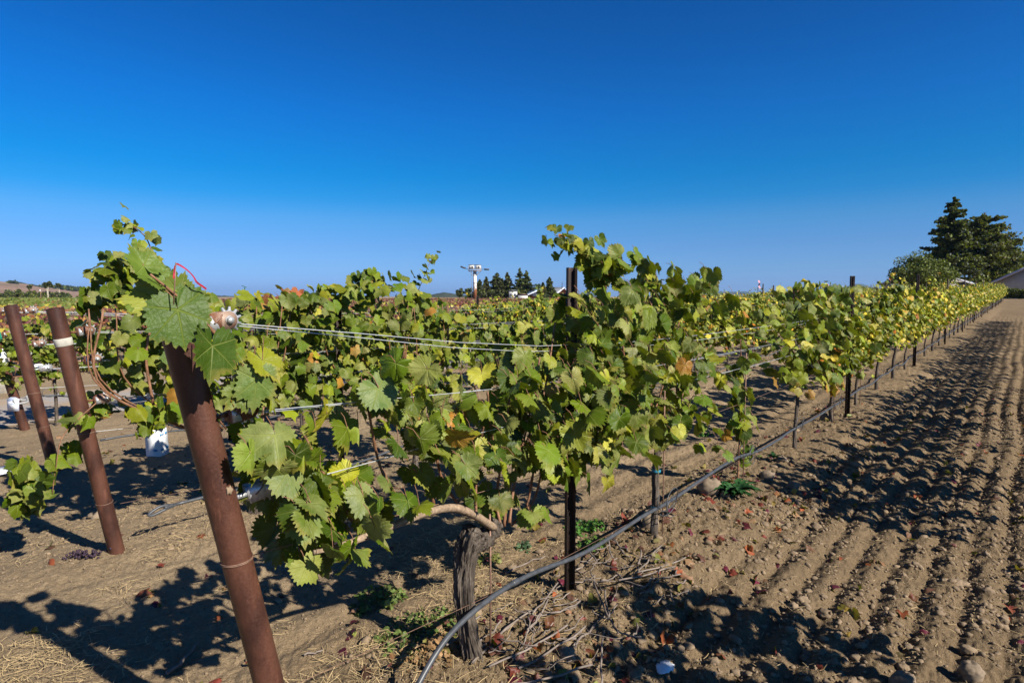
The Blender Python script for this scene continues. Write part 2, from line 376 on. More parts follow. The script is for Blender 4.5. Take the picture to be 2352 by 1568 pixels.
def make_template(level, deep=False):
    if level == 3: no, teeth = 85, 26
    elif level == 2: no, teeth = 31, 12
    elif level == 1: no, teeth = 11, 0
    else:
        P = np.array([(0, -.1), (.75, -.2), (.6, .65), (0, 1.0), (-.6, .65), (-.75, -.2)], float); P[:, 1] -= .15
        return P, [np.array([[0, 1, 2], [0, 2, 3], [0, 3, 4], [0, 4, 5]])]
    o = leaf_template(no, teeth, deep=deep)
    if level == 1:
        P = np.concatenate([[(0, .0)], o]); f = np.array([[0, i, i + 1] for i in range(1, len(o))]); return P, [f]
    ni = (no + 1) // 2; inner = o[::2] * .5
    if level == 3:
        smooth = leaf_template(no, deep=deep)[::2] * .52; inner = smooth
    P = np.concatenate([[(0, 0)], inner, o]); b = 1 + ni; f = []
    for i in range(ni - 1):
        f += [[0, 1 + i, 2 + i], [1 + i, b + 2 * i, b + 2 * i + 1], [1 + i, b + 2 * i + 1, 2 + i], [2 + i, b + 2 * i + 1, b + 2 * i + 2]]
    return P, [np.array(f)]
TPL = {l: make_template(l) for l in (0, 1, 2, 3)}; TPD = {l: make_template(l, True) for l in (0, 1, 2, 3)}
GREEN = [((.095, .150, .006), .28), ((.145, .20, .008), .26), ((.055, .10, .006), .18), ((.23, .26, .012), .15), ((.36, .35, .022), .08), ((.42, .20, .03), .012), ((.22, .23, .05), .04)]
YELLOW = [((.15, .22, .012), .20), ((.31, .33, .018), .26), ((.08, .13, .010), .15), ((.62, .50, .03), .22), ((.66, .40, .045), .07), ((.50, .17, .025), .04), ((.33, .32, .07), .07)]
RED = [((.15, .045, .04), .30), ((.085, .03, .034), .22), ((.22, .10, .05), .16), ((.12, .19, .025), .12), ((.42, .34, .05), .08), ((.36, .14, .06), .12)]
REDG = [((.15, .045, .04), .12), ((.10, .035, .034), .10), ((.24, .13, .06), .10), ((.13, .21, .025), .30), ((.32, .32, .04), .26), ((.42, .22, .06), .12)]
FIELD = [((.13, .17, .03), .4), ((.18, .2, .04), .3), ((.09, .13, .025), .2), ((.2, .12, .05), .1)]
def pick(pal, n, rg, dustp=.5):
    c = np.array([p[0] for p in pal]); w_ = np.array([p[1] for p in pal]); w_ = w_ / w_.sum()
    q = c[rg.choice(len(pal), n, p=w_)] * .80 * rg.uniform(.62, 1.32, (n, 1)) * rg.uniform(.93, 1.07, (n, 3))
    d = np.where(rg.random(n) < dustp, rg.uniform(.1, .75, n), 0)
    return np.c_[q, d]
def nrmz(v): return v / (np.linalg.norm(v, axis=-1, keepdims=True) + 1e-9)
def add_leaves(mb, P, size, col, rg, level=2, nrm=None, tip=None, mat=0, curl=1.0, spread=.55):
    n = len(P)
    if n == 0: return
    if nrm is None: nrm = np.array([0, -.78, .62]) + rg.normal(0, spread, (n, 3)) * np.array([1.15, .8, .8])
    nrm = nrmz(np.broadcast_to(nrm, (n, 3)))
    if tip is None: tip = np.array([0, -.25, -1.0]) + rg.normal(0, .45, (n, 3))
    tip = np.broadcast_to(tip, (n, 3)); tip = nrmz(tip - nrm * (tip * nrm).sum(1, keepdims=True)); xa = np.cross(tip, nrm)
    T, fs = TPL[level]; TD = TPD[level][0]; bl = rg.uniform(0, 1.15, (n, 1)); x = T[:, 0][None, :] * (1 - bl) + TD[:, 0][None, :] * bl; y = T[:, 1][None, :] * (1 - bl) + TD[:, 1][None, :] * bl
    x = x * rg.uniform(.85, 1.12, (n, 1)) + .08 * y * rg.normal(0, 1, (n, 1)); y = y * rg.uniform(.9, 1.1, (n, 1)) + 0 * x
    rr = x * x + y * y
    u = lambda a: rg.normal(0, a, (n, 1)) * curl
    z = (u(.42) - .12 * curl) * np.abs(x) + (u(.10) - .16 * curl) * rr + u(.08) * np.sin(4.2 * y + rg.uniform(0, 6, (n, 1))) * x * 1.5 + u(.10) * y * x + u(.05) * np.sin(6 * x + rg.uniform(0, 6, (n, 1))) + .028 * curl * np.sin(13 * x + rg.uniform(0, 6, (n, 1))) * np.sin(11 * y + rg.uniform(0, 6, (n, 1))) + .10 * curl * np.abs(np.sin(2.3 * np.arctan2(y, x + 1e-6) + .4)) * rr * rg.uniform(-.6, 1, (n, 1))
    sc = (np.asarray(size) / 1.55)[:, None, None] if np.ndim(size) else size / 1.55
    L = x[..., None] * xa[:, None, :] + y[..., None] * tip[:, None, :] + z[..., None] * nrm[:, None, :]
    V = (P[:, None, :] + L * sc).reshape(-1, 3); k = T.shape[0]
    F = [(f[None] + (np.arange(n) * k)[:, None, None]).reshape(-1, f.shape[1]) for f in fs]
    C = np.repeat(col, k, axis=0); U = np.tile(T, (n, 1)); mb.add(V, F, mat, C, U)
def inpoly(x, y, poly):
    p = np.asarray(poly); c = np.zeros(len(x), bool); j = len(p) - 1
    for i in range(len(p)):
        xi, yi = p[i]; xj, yj = p[j]
        with np.errstate(divide='ignore', invalid='ignore'):
            c ^= ((yi > y) != (yj > y)) & (x < (xj - xi) * (y - yi) / (yj - yi + 1e-12) + xi)
        j = i
    return c
def fill_poly(poly, n, rg):
    p = np.asarray(poly); lo, hi = p.min(0), p.max(0); out = []; m = 0
    while m < n:
        q = rg.uniform(lo, hi, (n * 3, 2)); q = q[inpoly(q[:, 0], q[:, 1], p)]; out.append(q); m += len(q)
    return np.concatenate(out)[:n]
def sprig(mb, pts, n, size, rg, pal, level=2, wob=.05, cane_mb=None, r=.0035, taper=True, dust=.4):
    """leaves strung along a cane"""
    P = spline(pts, 24)
    if cane_mb is not None: tube(cane_mb, P, np.linspace(r, r * .45, len(P)), 5)
    t = np.sort(rg.uniform(.05, 1, n)); Q = P[(t * 23).astype(int)] + rg.normal(0, wob, (n, 3))
    sz = size * (1.0 - (.45 * t if taper else 0)) * rg.uniform(.8, 1.2, n)
    add_leaves(mb, Q, sz, pick(pal, n, rg, dust), rg, level, spread=.6)
# ------------------------------------------------------------------ vines
def trunk_mesh(mb, P, r, seed, k=10, m=14, rough=.12, mat=0, twist=1.5, ridges=5):
    Pp = spline(P, m); rr = np.interp(np.linspace(0, 1, m), np.linspace(0, 1, len(r)), r)
    def rf(t, a):
        A = a + t * twist
        W_ = A + .5 * fbm(t * 7 + 0 * A, np.cos(A) * 2 + seed, seed + 1); return 1 + rough * (np.sin(W_ * ridges) * .28 + 2.2 * fbm(np.cos(A) * 1.6 + seed, np.sin(A) * 1.6 + t * 7, seed) + 1.5 * np.abs(fbm(np.cos(W_) * 10 + seed, np.sin(W_) * 10 + t * 7, seed + 3)) + .9 * fbm(np.cos(A) * 20, np.sin(A) * 20 + t * 30, seed + 6))
    tube(mb, Pp, rr, k, mat, rfun=rf)
def gen_vine(seed, pal, kind='green', n=330, level=2, near=False):
    """returns (wood MB, leaf MB) for one free-standing vine, origin at its foot"""
    rg = np.random.default_rng(seed); wood = MB(); lf = MB(); cn = MB()
    red = kind == 'red'
    hh = .52 if red else .66
    rt = rg.uniform(.03, .042) if red else rg.uniform(.014, .024)
    lean = rg.uniform(-.05, .05)
    trunk_mesh(wood, [(0, 0, -.08), (lean, .01, hh * .4), (lean * .3, -.02, hh * .8), (0, 0, hh)], [rt * 1.35, rt, rt * .9, rt * 1.2], seed, 9, 12, .16)
    for sg in (-1, 1):
        tube(cn, spline([(0, 0, hh), (sg * .2, .02, hh + .07), (sg * .45, 0, hh + .09), (sg * .7, 0, hh + .06)], 8), np.linspace(.011, .006, 8), 5)
    top = 1.12 if red else 1.45
    hw_ = .86 if red else [.80, .72, .86, .66, .78, .84, .70][seed % 7]; xs = np.linspace(-hw_, hw_, 9)
    prof = top + rg.uniform(-.17, .15, 9); prof[[0, -1]] -= .12
    if not red: prof[rg.integers(1, 8)] += rg.uniform(.05, .2)
    bot = (.42 if red else .72) + rg.uniform(-.10, .10, 9)
    poly = list(zip(xs, bot)) + list(zip(xs[::-1], prof[::-1]))
    q = fill_poly(poly, n, rg)
    wide = .30 if red else .19
    y = rg.normal(0, wide * .75, n); P = np.c_[q[:, 0], y, q[:, 1]]
    # bunch leaves so that dark gaps open between clumps
    cl = fill_poly(poly, 16, rg); dd = np.hypot(P[:, None, 0] - cl[None, :, 0], P[:, None, 2] - cl[None, :, 1]); j = dd.argmin(1); f = .25
    P[:, 0] += (cl[j, 0] - P[:, 0]) * f; P[:, 2] += (cl[j, 1] - P[:, 2]) * f
    col = pick(pal, n, rg, .45 if not red else .15)
    # autumn colour gathers low and in patches
    add_leaves(lf, P, rg.uniform(.07, .118, n), col, rg, level)
    for _ in range(2 if red else 5):
        x0 = rg.uniform(-.9, .9) * hw_; h0 = np.interp(x0, xs, prof)
        dx = rg.uniform(-.25, .25)
        sprig(lf, [(x0, 0, h0 - .1), (x0 + dx * .3, rg.uniform(-.08, .08), h0 + .08), (x0 + dx, rg.uniform(-.15, .15), h0 + rg.uniform(.08, .28))], 9, .09, rg, pal, level, .035, cn, .003)
    for _ in range(9):
        x0 = rg.uniform(-.65, .65)
        tube(cn, spline([(x0, 0, hh + .06), (x0 + rg.uniform(-.06, .06), rg.uniform(-.1, .1), hh + .35), (x0 + rg.uniform(-.15, .15), rg.uniform(-.15, .15), top - .05)], 6), np.linspace(.0042, .0025, 6), 4)
    if not red:
        for _ in range(3):
            x0 = rg.uniform(-.7, .7); sprig(lf, [(x0, -.05, .8), (x0 + rg.uniform(-.1, .1), -.1, .62), (x0 + rg.uniform(-.12, .12), -.12, rg.uniform(.4, .58))], 6, .1, rg, pal, level, .04, cn, .003)
    if near: merge(lf, cn, 1)
    return wood, lf
VAR = {}
def variant(kind, i, near):
    key = (kind, i, near)
    if key not in VAR:
        pal = {'green': GREEN, 'mixed': GREEN[:5] + YELLOW[:6], 'yellow': YELLOW, 'thin': GREEN, 'red': RED, 'redgreen': REDG}[kind]
        k2 = 'red' if kind.startswith('red') else 'green'
        wd, lf = gen_vine(100 + 13 * i + len(kind) * 7, pal, k2, 330 if kind == 'thin' else 640 if near else 500, 2 if near else 1, near)
        VAR[key] = (wd.mesh('trunk', [M_BARKT], True, False), lf.mesh('foliage', [M_LEAF if near else M_LEAFLO, M_CANE], False, True, near))
    return VAR[key]
ONES = 'zeroth first second third fourth fifth sixth seventh eighth ninth tenth eleventh twelfth thirteenth fourteenth fifteenth sixteenth seventeenth eighteenth nineteenth'.split()
TENS = {2: 'twenty', 3: 'thirty', 4: 'forty', 5: 'fifty', 6: 'sixty'}
def ordinal(k):
    if k < 20: return ONES[k]
    t, o = divmod(k, 10)
    return (TENS[t][:-1] + 'ieth') if o == 0 else TENS[t] + '-' + ONES[o]
def put_vine(s, n, kind, near, label, group, scale=1.0, idx=0):
    ms = variant(kind, idx % (7 if near else 6), near); z = g1(s, n); rot = (0 if rng.random() < .5 else math.pi)
    rot = 0 if near else rot * 0
    mir = 1
    if len(ms) == 2:
        o = empty('grapevine', (s, n, z), label, 'grapevine', group, rot)
        link('trunk', ms[0], o); link('foliage', ms[1], o)
    else:
        o = link('grapevine', ms[0], None, (s, n, z), rot); tag(o, label, 'grapevine', group)
    o.scale = (mir * scale * rng.uniform(.95, 1.05), scale, scale * rng.uniform(.93, 1.07)); return o
GRP = {0: 'vines of the row out of frame on the right', 1: 'vines of the row nearest the camera', 2: 'vines of the second trellised row', 3: 'vines of the third trellised row', 4: 'vines of the fourth trellised row'}
ROWN = {0: 'row at the right edge', 1: 'front row', 2: 'second row', 3: 'third row', 4: 'fourth row'}
# ---- hand-placed vines of the first row
def local(mb_list, org):
    for mb in mb_list:
        mb.V = [v - np.array(org) for v in mb.V]
def merge(a, b, mat):
    for (k, m_), f in b.F.items(): a.F.setdefault((k, mat), []).extend([q + a.n for q in f])
    a.V += b.V; a.C += b.C; a.U += b.U; a.n += b.n; return a
def canes_of(sh, root):
    """every tube in sh becomes a cane of its own"""
    off = 0; items = []
    allf = {}
    for v in sh.V: items.append((off, off + len(v), v)); off += len(v)
    for a, b, v in items:
        m = MB(); m.V = [v]; m.C = [np.ones((len(v), 4))]; m.U = [np.zeros((len(v), 2))]; m.n = len(v)
        for (k, mt), fl in sh.F.items():
            for f in fl:
                if f.min() >= a and f.max() < b: m.F.setdefault((k, 0), []).append(f - a)
        m.obj('cane', M_CANE, root, smooth=True)
def hero_vines():
    rg = np.random.default_rng(11); n0 = 1.79
    # vine A: old gnarled trunk with its arched cane to the end post
    s0 = 1.87; z0 = g1(s0, n0); root = empty('grapevine', (s0, n0, z0), 'old gnarled grapevine with thick shaggy trunk and a long arched cane', 'grapevine', GRP[1])
    tr = MB()
    trunk_mesh(tr, [(s0 + .035, n0, z0 - .1), (s0 + .02, n0, .05), (s0 - .02, n0, .22), (s0 - .02, n0 + .01, .42), (s0 + .0, n0, .55), (s0 + .03, n0, .60), (s0 + .05, n0, .615)], [.062, .050, .033, .031, .034, .048, .046, .012], 4, 120, 150, .30, 0, 1.2, 9)
    trunk_mesh(tr, [(s0 + .0, n0, .54), (s0 + .12, n0, .57), (s0 + .17, n0 - .01, .62)], [.040, .038, .024], 6, 40, 24, .28, 0, 1, 5)
    local([tr], (s0, n0, z0)); tr.obj('trunk', M_BARK, root, smooth=True)
    cn = MB(); W = lambda u, v, dn=0: on_row(u, v, n0 + dn)
    arc = spline([W(1135, 1212, -.03), W(1085, 1180, -.08), W(1040, 1166, -.12), W(980, 1176, -.14), W(920, 1200, -.14), W(850, 1228, -.14), W(790, 1250, -.13), W(720, 1268, -.12)], 50)
    trunk_mesh(cn, arc, [.017, .016, .014, .013, .011, .010, .007], 9, 12, 60, .12, 0, 2, 4)
    local([cn], (s0, n0, z0)); cn.obj('arched_cane', M_CANEOLD, root, smooth=True)
    sh = MB(); lf = MB(); pt = MB()
    def shoot(pts, r=.0055, k=7, jitter=.03):
        r *= 1.25; P = [W(u, v, rg.uniform(-jitter, jitter)) for u, v in pts]; P = spline(P, 26)
        rr = np.linspace(r, r * .55, 26) * (1 + .25 * (np.arange(26) % 5 == 0)); tube(sh, P, rr, k); return P
    for pts in ([(1095, 1195), (1092, 1140), (1098, 1070), (1110, 980)], [(1150, 1205), (1140, 1150), (1150, 1070), (1165, 960), (1180, 840)], [(1160, 1200), (1165, 1140), (1190, 1060), (1215, 960), (1240, 820)],
                [(1170, 1200), (1180, 1120), (1200, 1040), (1250, 900), (1275, 740)], [(1190, 1190), (1225, 1150), (1245, 1080), (1262, 1000)], [(1158, 1208), (1160, 1100), (1130, 1000), (1120, 900)],
                [(1175, 1205), (1210, 1160), (1232, 1060), (1290, 930), (1330, 780)], [(1060, 1165), (1020, 1110), (1000, 1040), (985, 960)], [(960, 1185), (905, 1130), (870, 1060), (850, 960), (838, 870)],
                [(830, 1235), (790, 1160), (740, 1080), (700, 1000)], [(760, 1255), (720, 1200), (690, 1120), (650, 1040), (640, 960)], [(850, 1262), (800, 1275), (745, 1262), (720, 1275)], [(1000, 1172), (985, 1120), (950, 1075)]):
        shoot(pts)
    local([sh], (s0, n0, z0)); canes_of(sh, root)
    def cloud(poly, n, sz=(.07, .125), pal=GREEN, dn=.16, level=3, dust=.45, pet=True, sh_=0.0):
        pw = [W(*p)[[0, 2]] for p in poly]; q = fill_poly(pw, n, rg); P = np.c_[q[:, 0], n0 + sh_ + rg.normal(-.03, dn, n), q[:, 1]]
        add_leaves(lf, P, rg.uniform(sz[0], sz[1], n), pick(pal, n, rg, dust), rg, level, spread=.75, curl=1.2)
        if pet:
            for p in P:
                e = p + np.array([rg.uniform(-.03, .03), float(np.clip((n0 - p[1]) * .3, -.03, .03)) + .01, rg.uniform(.02, .07)])
                tube(pt, [e, (e + p) / 2 + (0, 0, .012), p], .0014, 3, cap=False)
    # low sparse leaves between the post and the trunk
    cloud([(555, 1045), (600, 985), (660, 1010), (720, 1020), (760, 1080), (850, 1060), (880, 1120), (890, 1150), (820, 1200), (760, 1240), (700, 1290), (640, 1240), (600, 1180)], 84, dn=.11)
    cloud([(500, 800), (560, 810), (620, 860), (600, 930), (540, 940), (510, 880)], 11, dn=.06)
    cloud([(800, 820), (900, 810), (990, 860), (1060, 920), (1000, 990), (900, 985), (820, 940), (790, 880)], 30, dn=.10)
    cloud([(640, 900), (760, 930), (930, 960), (900, 1040), (780, 1030), (680, 1010)], 14, dn=.1)
    cloud([(930, 960), (1060, 960), (1090, 1050), (1060, 1110), (1000, 1125), (945, 1100)], 36, dn=.12)
    cloud([(1060, 960), (1120, 860), (1180, 800), (1240, 780), (1290, 860), (1310, 960), (1300, 1050), (1260, 1085), (1200, 1075), (1120, 1045), (1060, 1060)], 230, dn=.17)
    cloud([(1285, 690), (1345, 680), (1370, 800), (1365, 960), (1300, 980), (1270, 850)], 60, dn=.05, sh_=-.16)
    cloud([(1180, 1130), (1240, 1140), (1245, 1185), (1195, 1195)], 4, dn=.05); cloud([(1100, 1130), (1160, 1130), (1150, 1190), (1100, 1180)], 4, dn=.08)
    # big leaves over the top of the end post
    big = [((408, 712), .160, (-.25, -.90, .30), (.26, -.25, -1), (.055, .115, .005)), ((487, 794), .140, (.35, -.90, .1), (-.25, -.1, -1), (.045, .095, .004)), ((590, 872), .125, (-.3, -.9, .1), (-.1, -.1, -1), (.10, .18, .03)),
           ((408, 668), .085, (.2, -.9, -.2), (.3, -.2, 1), (.16, .22, .04)), ((372, 652), .10, (-.2, -.8, .3), (-.6, 0, .8), (.22, .27, .05)), ((362, 690), .12, (-.1, -.7, .6), (-.8, 0, .2), (.30, .33, .06)),
           ((350, 640), .09, (.2, -.8, .5), (-.7, 0, .7), (.12, .2, .03)), ((330, 610), .085, (0, -.9, .3), (-.3, 0, 1), (.14, .22, .03)), ((392, 680), .075, (-.4, -.8, .4), (.7, 0, -.3), (.09, .16, .02)), ((440, 690), .07, (.3, -.8, .3), (.6, 0, .4), (.12, .2, .03)),
           ((455, 720), .08, (.3, -.9, .3), (.8, 0, .2), (.08, .15, .02)), ((630, 1000), .16, (-.1, -.85, .5), (-.1, -.2, -1), (.16, .22, .06)), ((660, 1085), .135, (0, -.9, .45), (.1, -.1, -1), (.13, .2, .07)),
           ((835, 1140), .14, (.1, -.85, .5), (.1, -.1, -1), (.15, .21, .07)), ((870, 890), .15, (-.1, -.85, .45), (.4, 0, -1), (.11, .19, .05)), ((705, 1300), .10, (-.1, -.95, .2), (.3, 0, -1), (.26, .30, .06)), ((575, 1040), .10, (.3, -.9, .1), (.1, 0, -1), (.20, .30, .03)), ((690, 1185), .13, (-.2, -.8, .5), (-.2, 0, -1), (.12, .2, .04))]
    for i_b, ((u, v), sz, nm, tp, c) in enumerate(big):
        p = W(u, v, -.17 if i_b < 2 else -.10 if v < 830 else -.12); off = np.array([0, 0, 0.0])
        add_leaves(lf, (p + off)[None], sz, np.array([[c[0] * .78, c[1] * .78, c[2] * .6, .4 if v > 850 else .05]]), rg, 3, np.array([nm], float), np.array([tp], float), curl=.6)
        e = p + np.array([rg.uniform(-.02, .02), .05, .05]); tube(pt, [e, (e + p) / 2 + (0, 0, .01), p], .0018, 4, cap=False)
    # cane climbing over the post top
    shp = MB(); P = spline([on_row(530, 790, 1.70), on_row(500, 770, 1.68), on_row(470, 740, 1.68), on_row(430, 700, 1.67), on_row(395, 670, 1.67), on_row(345, 630, 1.66)], 30); tube(shp, P, np.linspace(.0055, .003, 30), 7)
    local([shp, lf, pt], (s0, n0, z0)); canes_of(shp, root)
    merge(lf, pt, 1).obj('foliage', [M_LEAF, M_CANE], root, smooth=False, color=True, uv=True)
    gb = MB()
    for k in range(34):
        c = W(757, 1262, -.03) + rg.normal(0, 1, 3) * np.array([.013, .013, .017]); add_ball(gb, c, .0062, 5)
    local([gb], (s0, n0, z0)); gb.obj('grape_cluster', M_GRAPE, root, smooth=True)
    # vine B: slim trunk with blue ties, bushy head
    s0 = 3.62; z0 = g1(s0, n0); root = empty('grapevine', (s0, n0, z0), 'bushy grapevine on a slim upright trunk with blue ties past the first stake', 'grapevine', GRP[1])
    tr = MB(); trunk_mesh(tr, [(s0 - .02, n0, z0 - .08), (s0 - .02, n0, .1), (s0, n0, .3), (s0 + .01, n0 + .01, .5), (s0 + .03, n0, .70)], [.038, .028, .021, .022, .021, .016], 14, 40, 60, .13, 0, 1.5, 7)
    lf = MB(); sh = MB(); pt = MB()
    for pts in ([(1490, 1030), (1500, 960), (1530, 860), (1560, 740)], [(1488, 1030), (1470, 960), (1440, 860), (1420, 700)], [(1492, 1030), (1540, 990), (1570, 900)], [(1485, 1030), (1420, 1000), (1380, 900), (1360, 780)], [(1490, 1025), (1495, 900), (1490, 780), (1500, 660)]):
        shoot(pts)
    cloud([(1260, 770), (1290, 690), (1330, 660), (1370, 640), (1420, 610), (1470, 600), (1540, 630), (1570, 660), (1560, 720), (1585, 800), (1595, 880), (1590, 960), (1545, 1005), (1480, 1015), (1420, 1020), (1380, 1040), (1330, 1075), (1280, 1060), (1290, 900)], 540, dn=.19)
    cloud([(1530, 640), (1620, 640), (1622, 662), (1570, 700), (1530, 690)], 16, (.09, .13), dn=.06)
    cloud([(1280, 980), (1400, 960), (1400, 1040), (1330, 1090), (1270, 1100)], 36, dn=.14)
    OR = [((.5, .22, .03), .5), ((.45, .36, .05), .5)]
    cloud([(1430, 820), (1520, 800), (1520, 860), (1440, 870)], 4, (.08, .11), OR, .1); cloud([(1500, 940), (1600, 930), (1600, 990), (1500, 1010)], 6, (.08, .11), OR, .15)
    for pts in ([(1400, 640), (1372, 605), (1345, 575), (1310, 553), (1274, 540)],):
        P = [W(u, v) for u, v in pts]; sprig(lf, P, 75, .09, rg, GREEN[:5] + [((.4, .18, .04), .1)], 3, .035, sh, .0045, True, .2)
    cloud([(1345, 590), (1420, 575), (1430, 610), (1360, 640)], 22, (.08, .12), dn=.07)
    local([tr, lf, sh, pt], (s0, n0, z0)); tr.obj('trunk', M_BARK, root, smooth=True); merge(lf, pt, 1).obj('foliage', [M_LEAF, M_CANE], root, smooth=False, color=True, uv=True); canes_of(sh, root)
    for h in (.26, .50, .69):
        t = MB(); tube(t, [(.0, 0, h - z0 - .008), (.0, 0, h - z0 + .008)], .029, 12, cap=False); t.obj('tie', M_TIE, root)
    # vine C: young replant, one thin stem with leaves up its length
    s0 = 5.12; z0 = g1(s0, n0); root = empty('grapevine', (s0, n0, z0), 'young thin grapevine, leaves strung up one stem above a green weed', 'grapevine', GRP[1])
    lf = MB(); sh = MB(); pt = MB()
    P = spline([(s0, n0, z0 - .05), (s0 + .01, n0, .3), (s0 + .03, n0, .7), (s0, n0, 1.1), (s0 - .03, n0, 1.3)], 30); tube(sh, P, np.linspace(.009, .004, 30), 7)
    for v, k in ((835, 6), (870, 4), (905, 5), (930, 7), (960, 4), (985, 7), (1040, 4), (1065, 3)):
        c = W(1698 if v < 1020 else 1712, v); Q = c + rg.normal(0, 1, (k, 3)) * np.array([.045, .04, .035]); add_leaves(lf, Q, rg.uniform(.09, .13, k) * (1 if v < 1020 else .7), pick(GREEN[:4], k, rg, .2), rg, 3)
    cloud([(1640, 700), (1700, 690), (1750, 730), (1720, 800), (1670, 780)], 12, (.08, .12), dn=.1)
    local([lf, sh, pt], (s0, n0, z0)); merge(lf, pt, 1).obj('foliage', [M_LEAF, M_CANE], root, smooth=False, color=True, uv=True); sh.obj('trunk', M_CANE, root, smooth=True)
    # vine D : thin trunk, rounded crown with orange leaves underneath
    s0 = 6.8; z0 = g1(s0, n0); root = empty('grapevine', (s0, n0, z0), 'rounded grapevine edged underneath with orange leaves, fourth in the front row', 'grapevine', GRP[1])
    lf = MB(); sh = MB(); pt = MB(); tr = MB()
    trunk_mesh(tr, [(s0, n0, z0 - .08), (s0 - .03, n0, .2), (s0 + .02, n0, .45), (s0 + .03, n0, .68)], [.024, .018, .018, .016], 24, 14, 30, .15)
    cloud([(1745, 720), (1790, 680), (1840, 660), (1900, 655), (1935, 690), (1935, 800), (1900, 860), (1850, 885), (1790, 880), (1765, 820)], 330, (.095, .135), GREEN[:6] + [((.42, .38, .05), .1)], .17, 2)
    cloud([(1790, 860), (1840, 870), (1890, 850), (1880, 890), (1820, 905), (1785, 890)], 16, (.08, .12), OR, .15, 2)
    sprig(lf, [W(1830, 670), W(1860, 655), W(1905, 660), W(1935, 668)], 24, .09, rg, YELLOW, 2, .03, sh)
    local([lf, sh, pt, tr], (s0, n0, z0)); tr.obj('trunk', M_BARKT, root, smooth=True); merge(lf, pt, 1).obj('foliage', [M_LEAF, M_CANE], root, smooth=False, color=True, uv=True); canes_of(sh, root)
def ball_tpl():
    t = (1 + 5 ** .5) / 2
    v = np.array([(-1, t, 0), (1, t, 0), (-1, -t, 0), (1, -t, 0), (0, -1, t), (0, 1, t), (0, -1, -t), (0, 1, -t), (t, 0, -1), (t, 0, 1), (-t, 0, -1), (-t, 0, 1)], float); v /= np.linalg.norm(v[0])
    f = np.array([(0, 11, 5), (0, 5, 1), (0, 1, 7), (0, 7, 10), (0, 10, 11), (1, 5, 9), (5, 11, 4), (11, 10, 2), (10, 7, 6), (7, 1, 8), (3, 9, 4), (3, 4, 2), (3, 2, 6), (3, 6, 8), (3, 8, 9), (4, 9, 5), (2, 4, 11), (6, 2, 10), (8, 6, 7), (9, 8, 1)])
    return v, f
ICO = ball_tpl()
def subdiv(v, f):
    mid = {}; v = list(map(tuple, v)); nf = []
    def m(a, b):
        k = (min(a, b), max(a, b))
        if k not in mid:
            p = np.array(v[a]) + np.array(v[b]); p = p / np.linalg.norm(p); mid[k] = len(v); v.append(tuple(p))
        return mid[k]
    for a, b, c in f:
        x, y, z = m(a, b), m(b, c), m(c, a); nf += [(a, x, z), (b, y, x), (c, z, y), (x, y, z)]
    return np.array(v), np.array(nf)
ICO1 = subdiv(*ICO); ICO2 = subdiv(*ICO1); ICO3 = subdiv(*ICO2)
def add_ball(mb, c, r, k=0, mat=0): mb.add(ICO1[0] * r + np.array(c), ICO1[1], mat)
hero_vines()
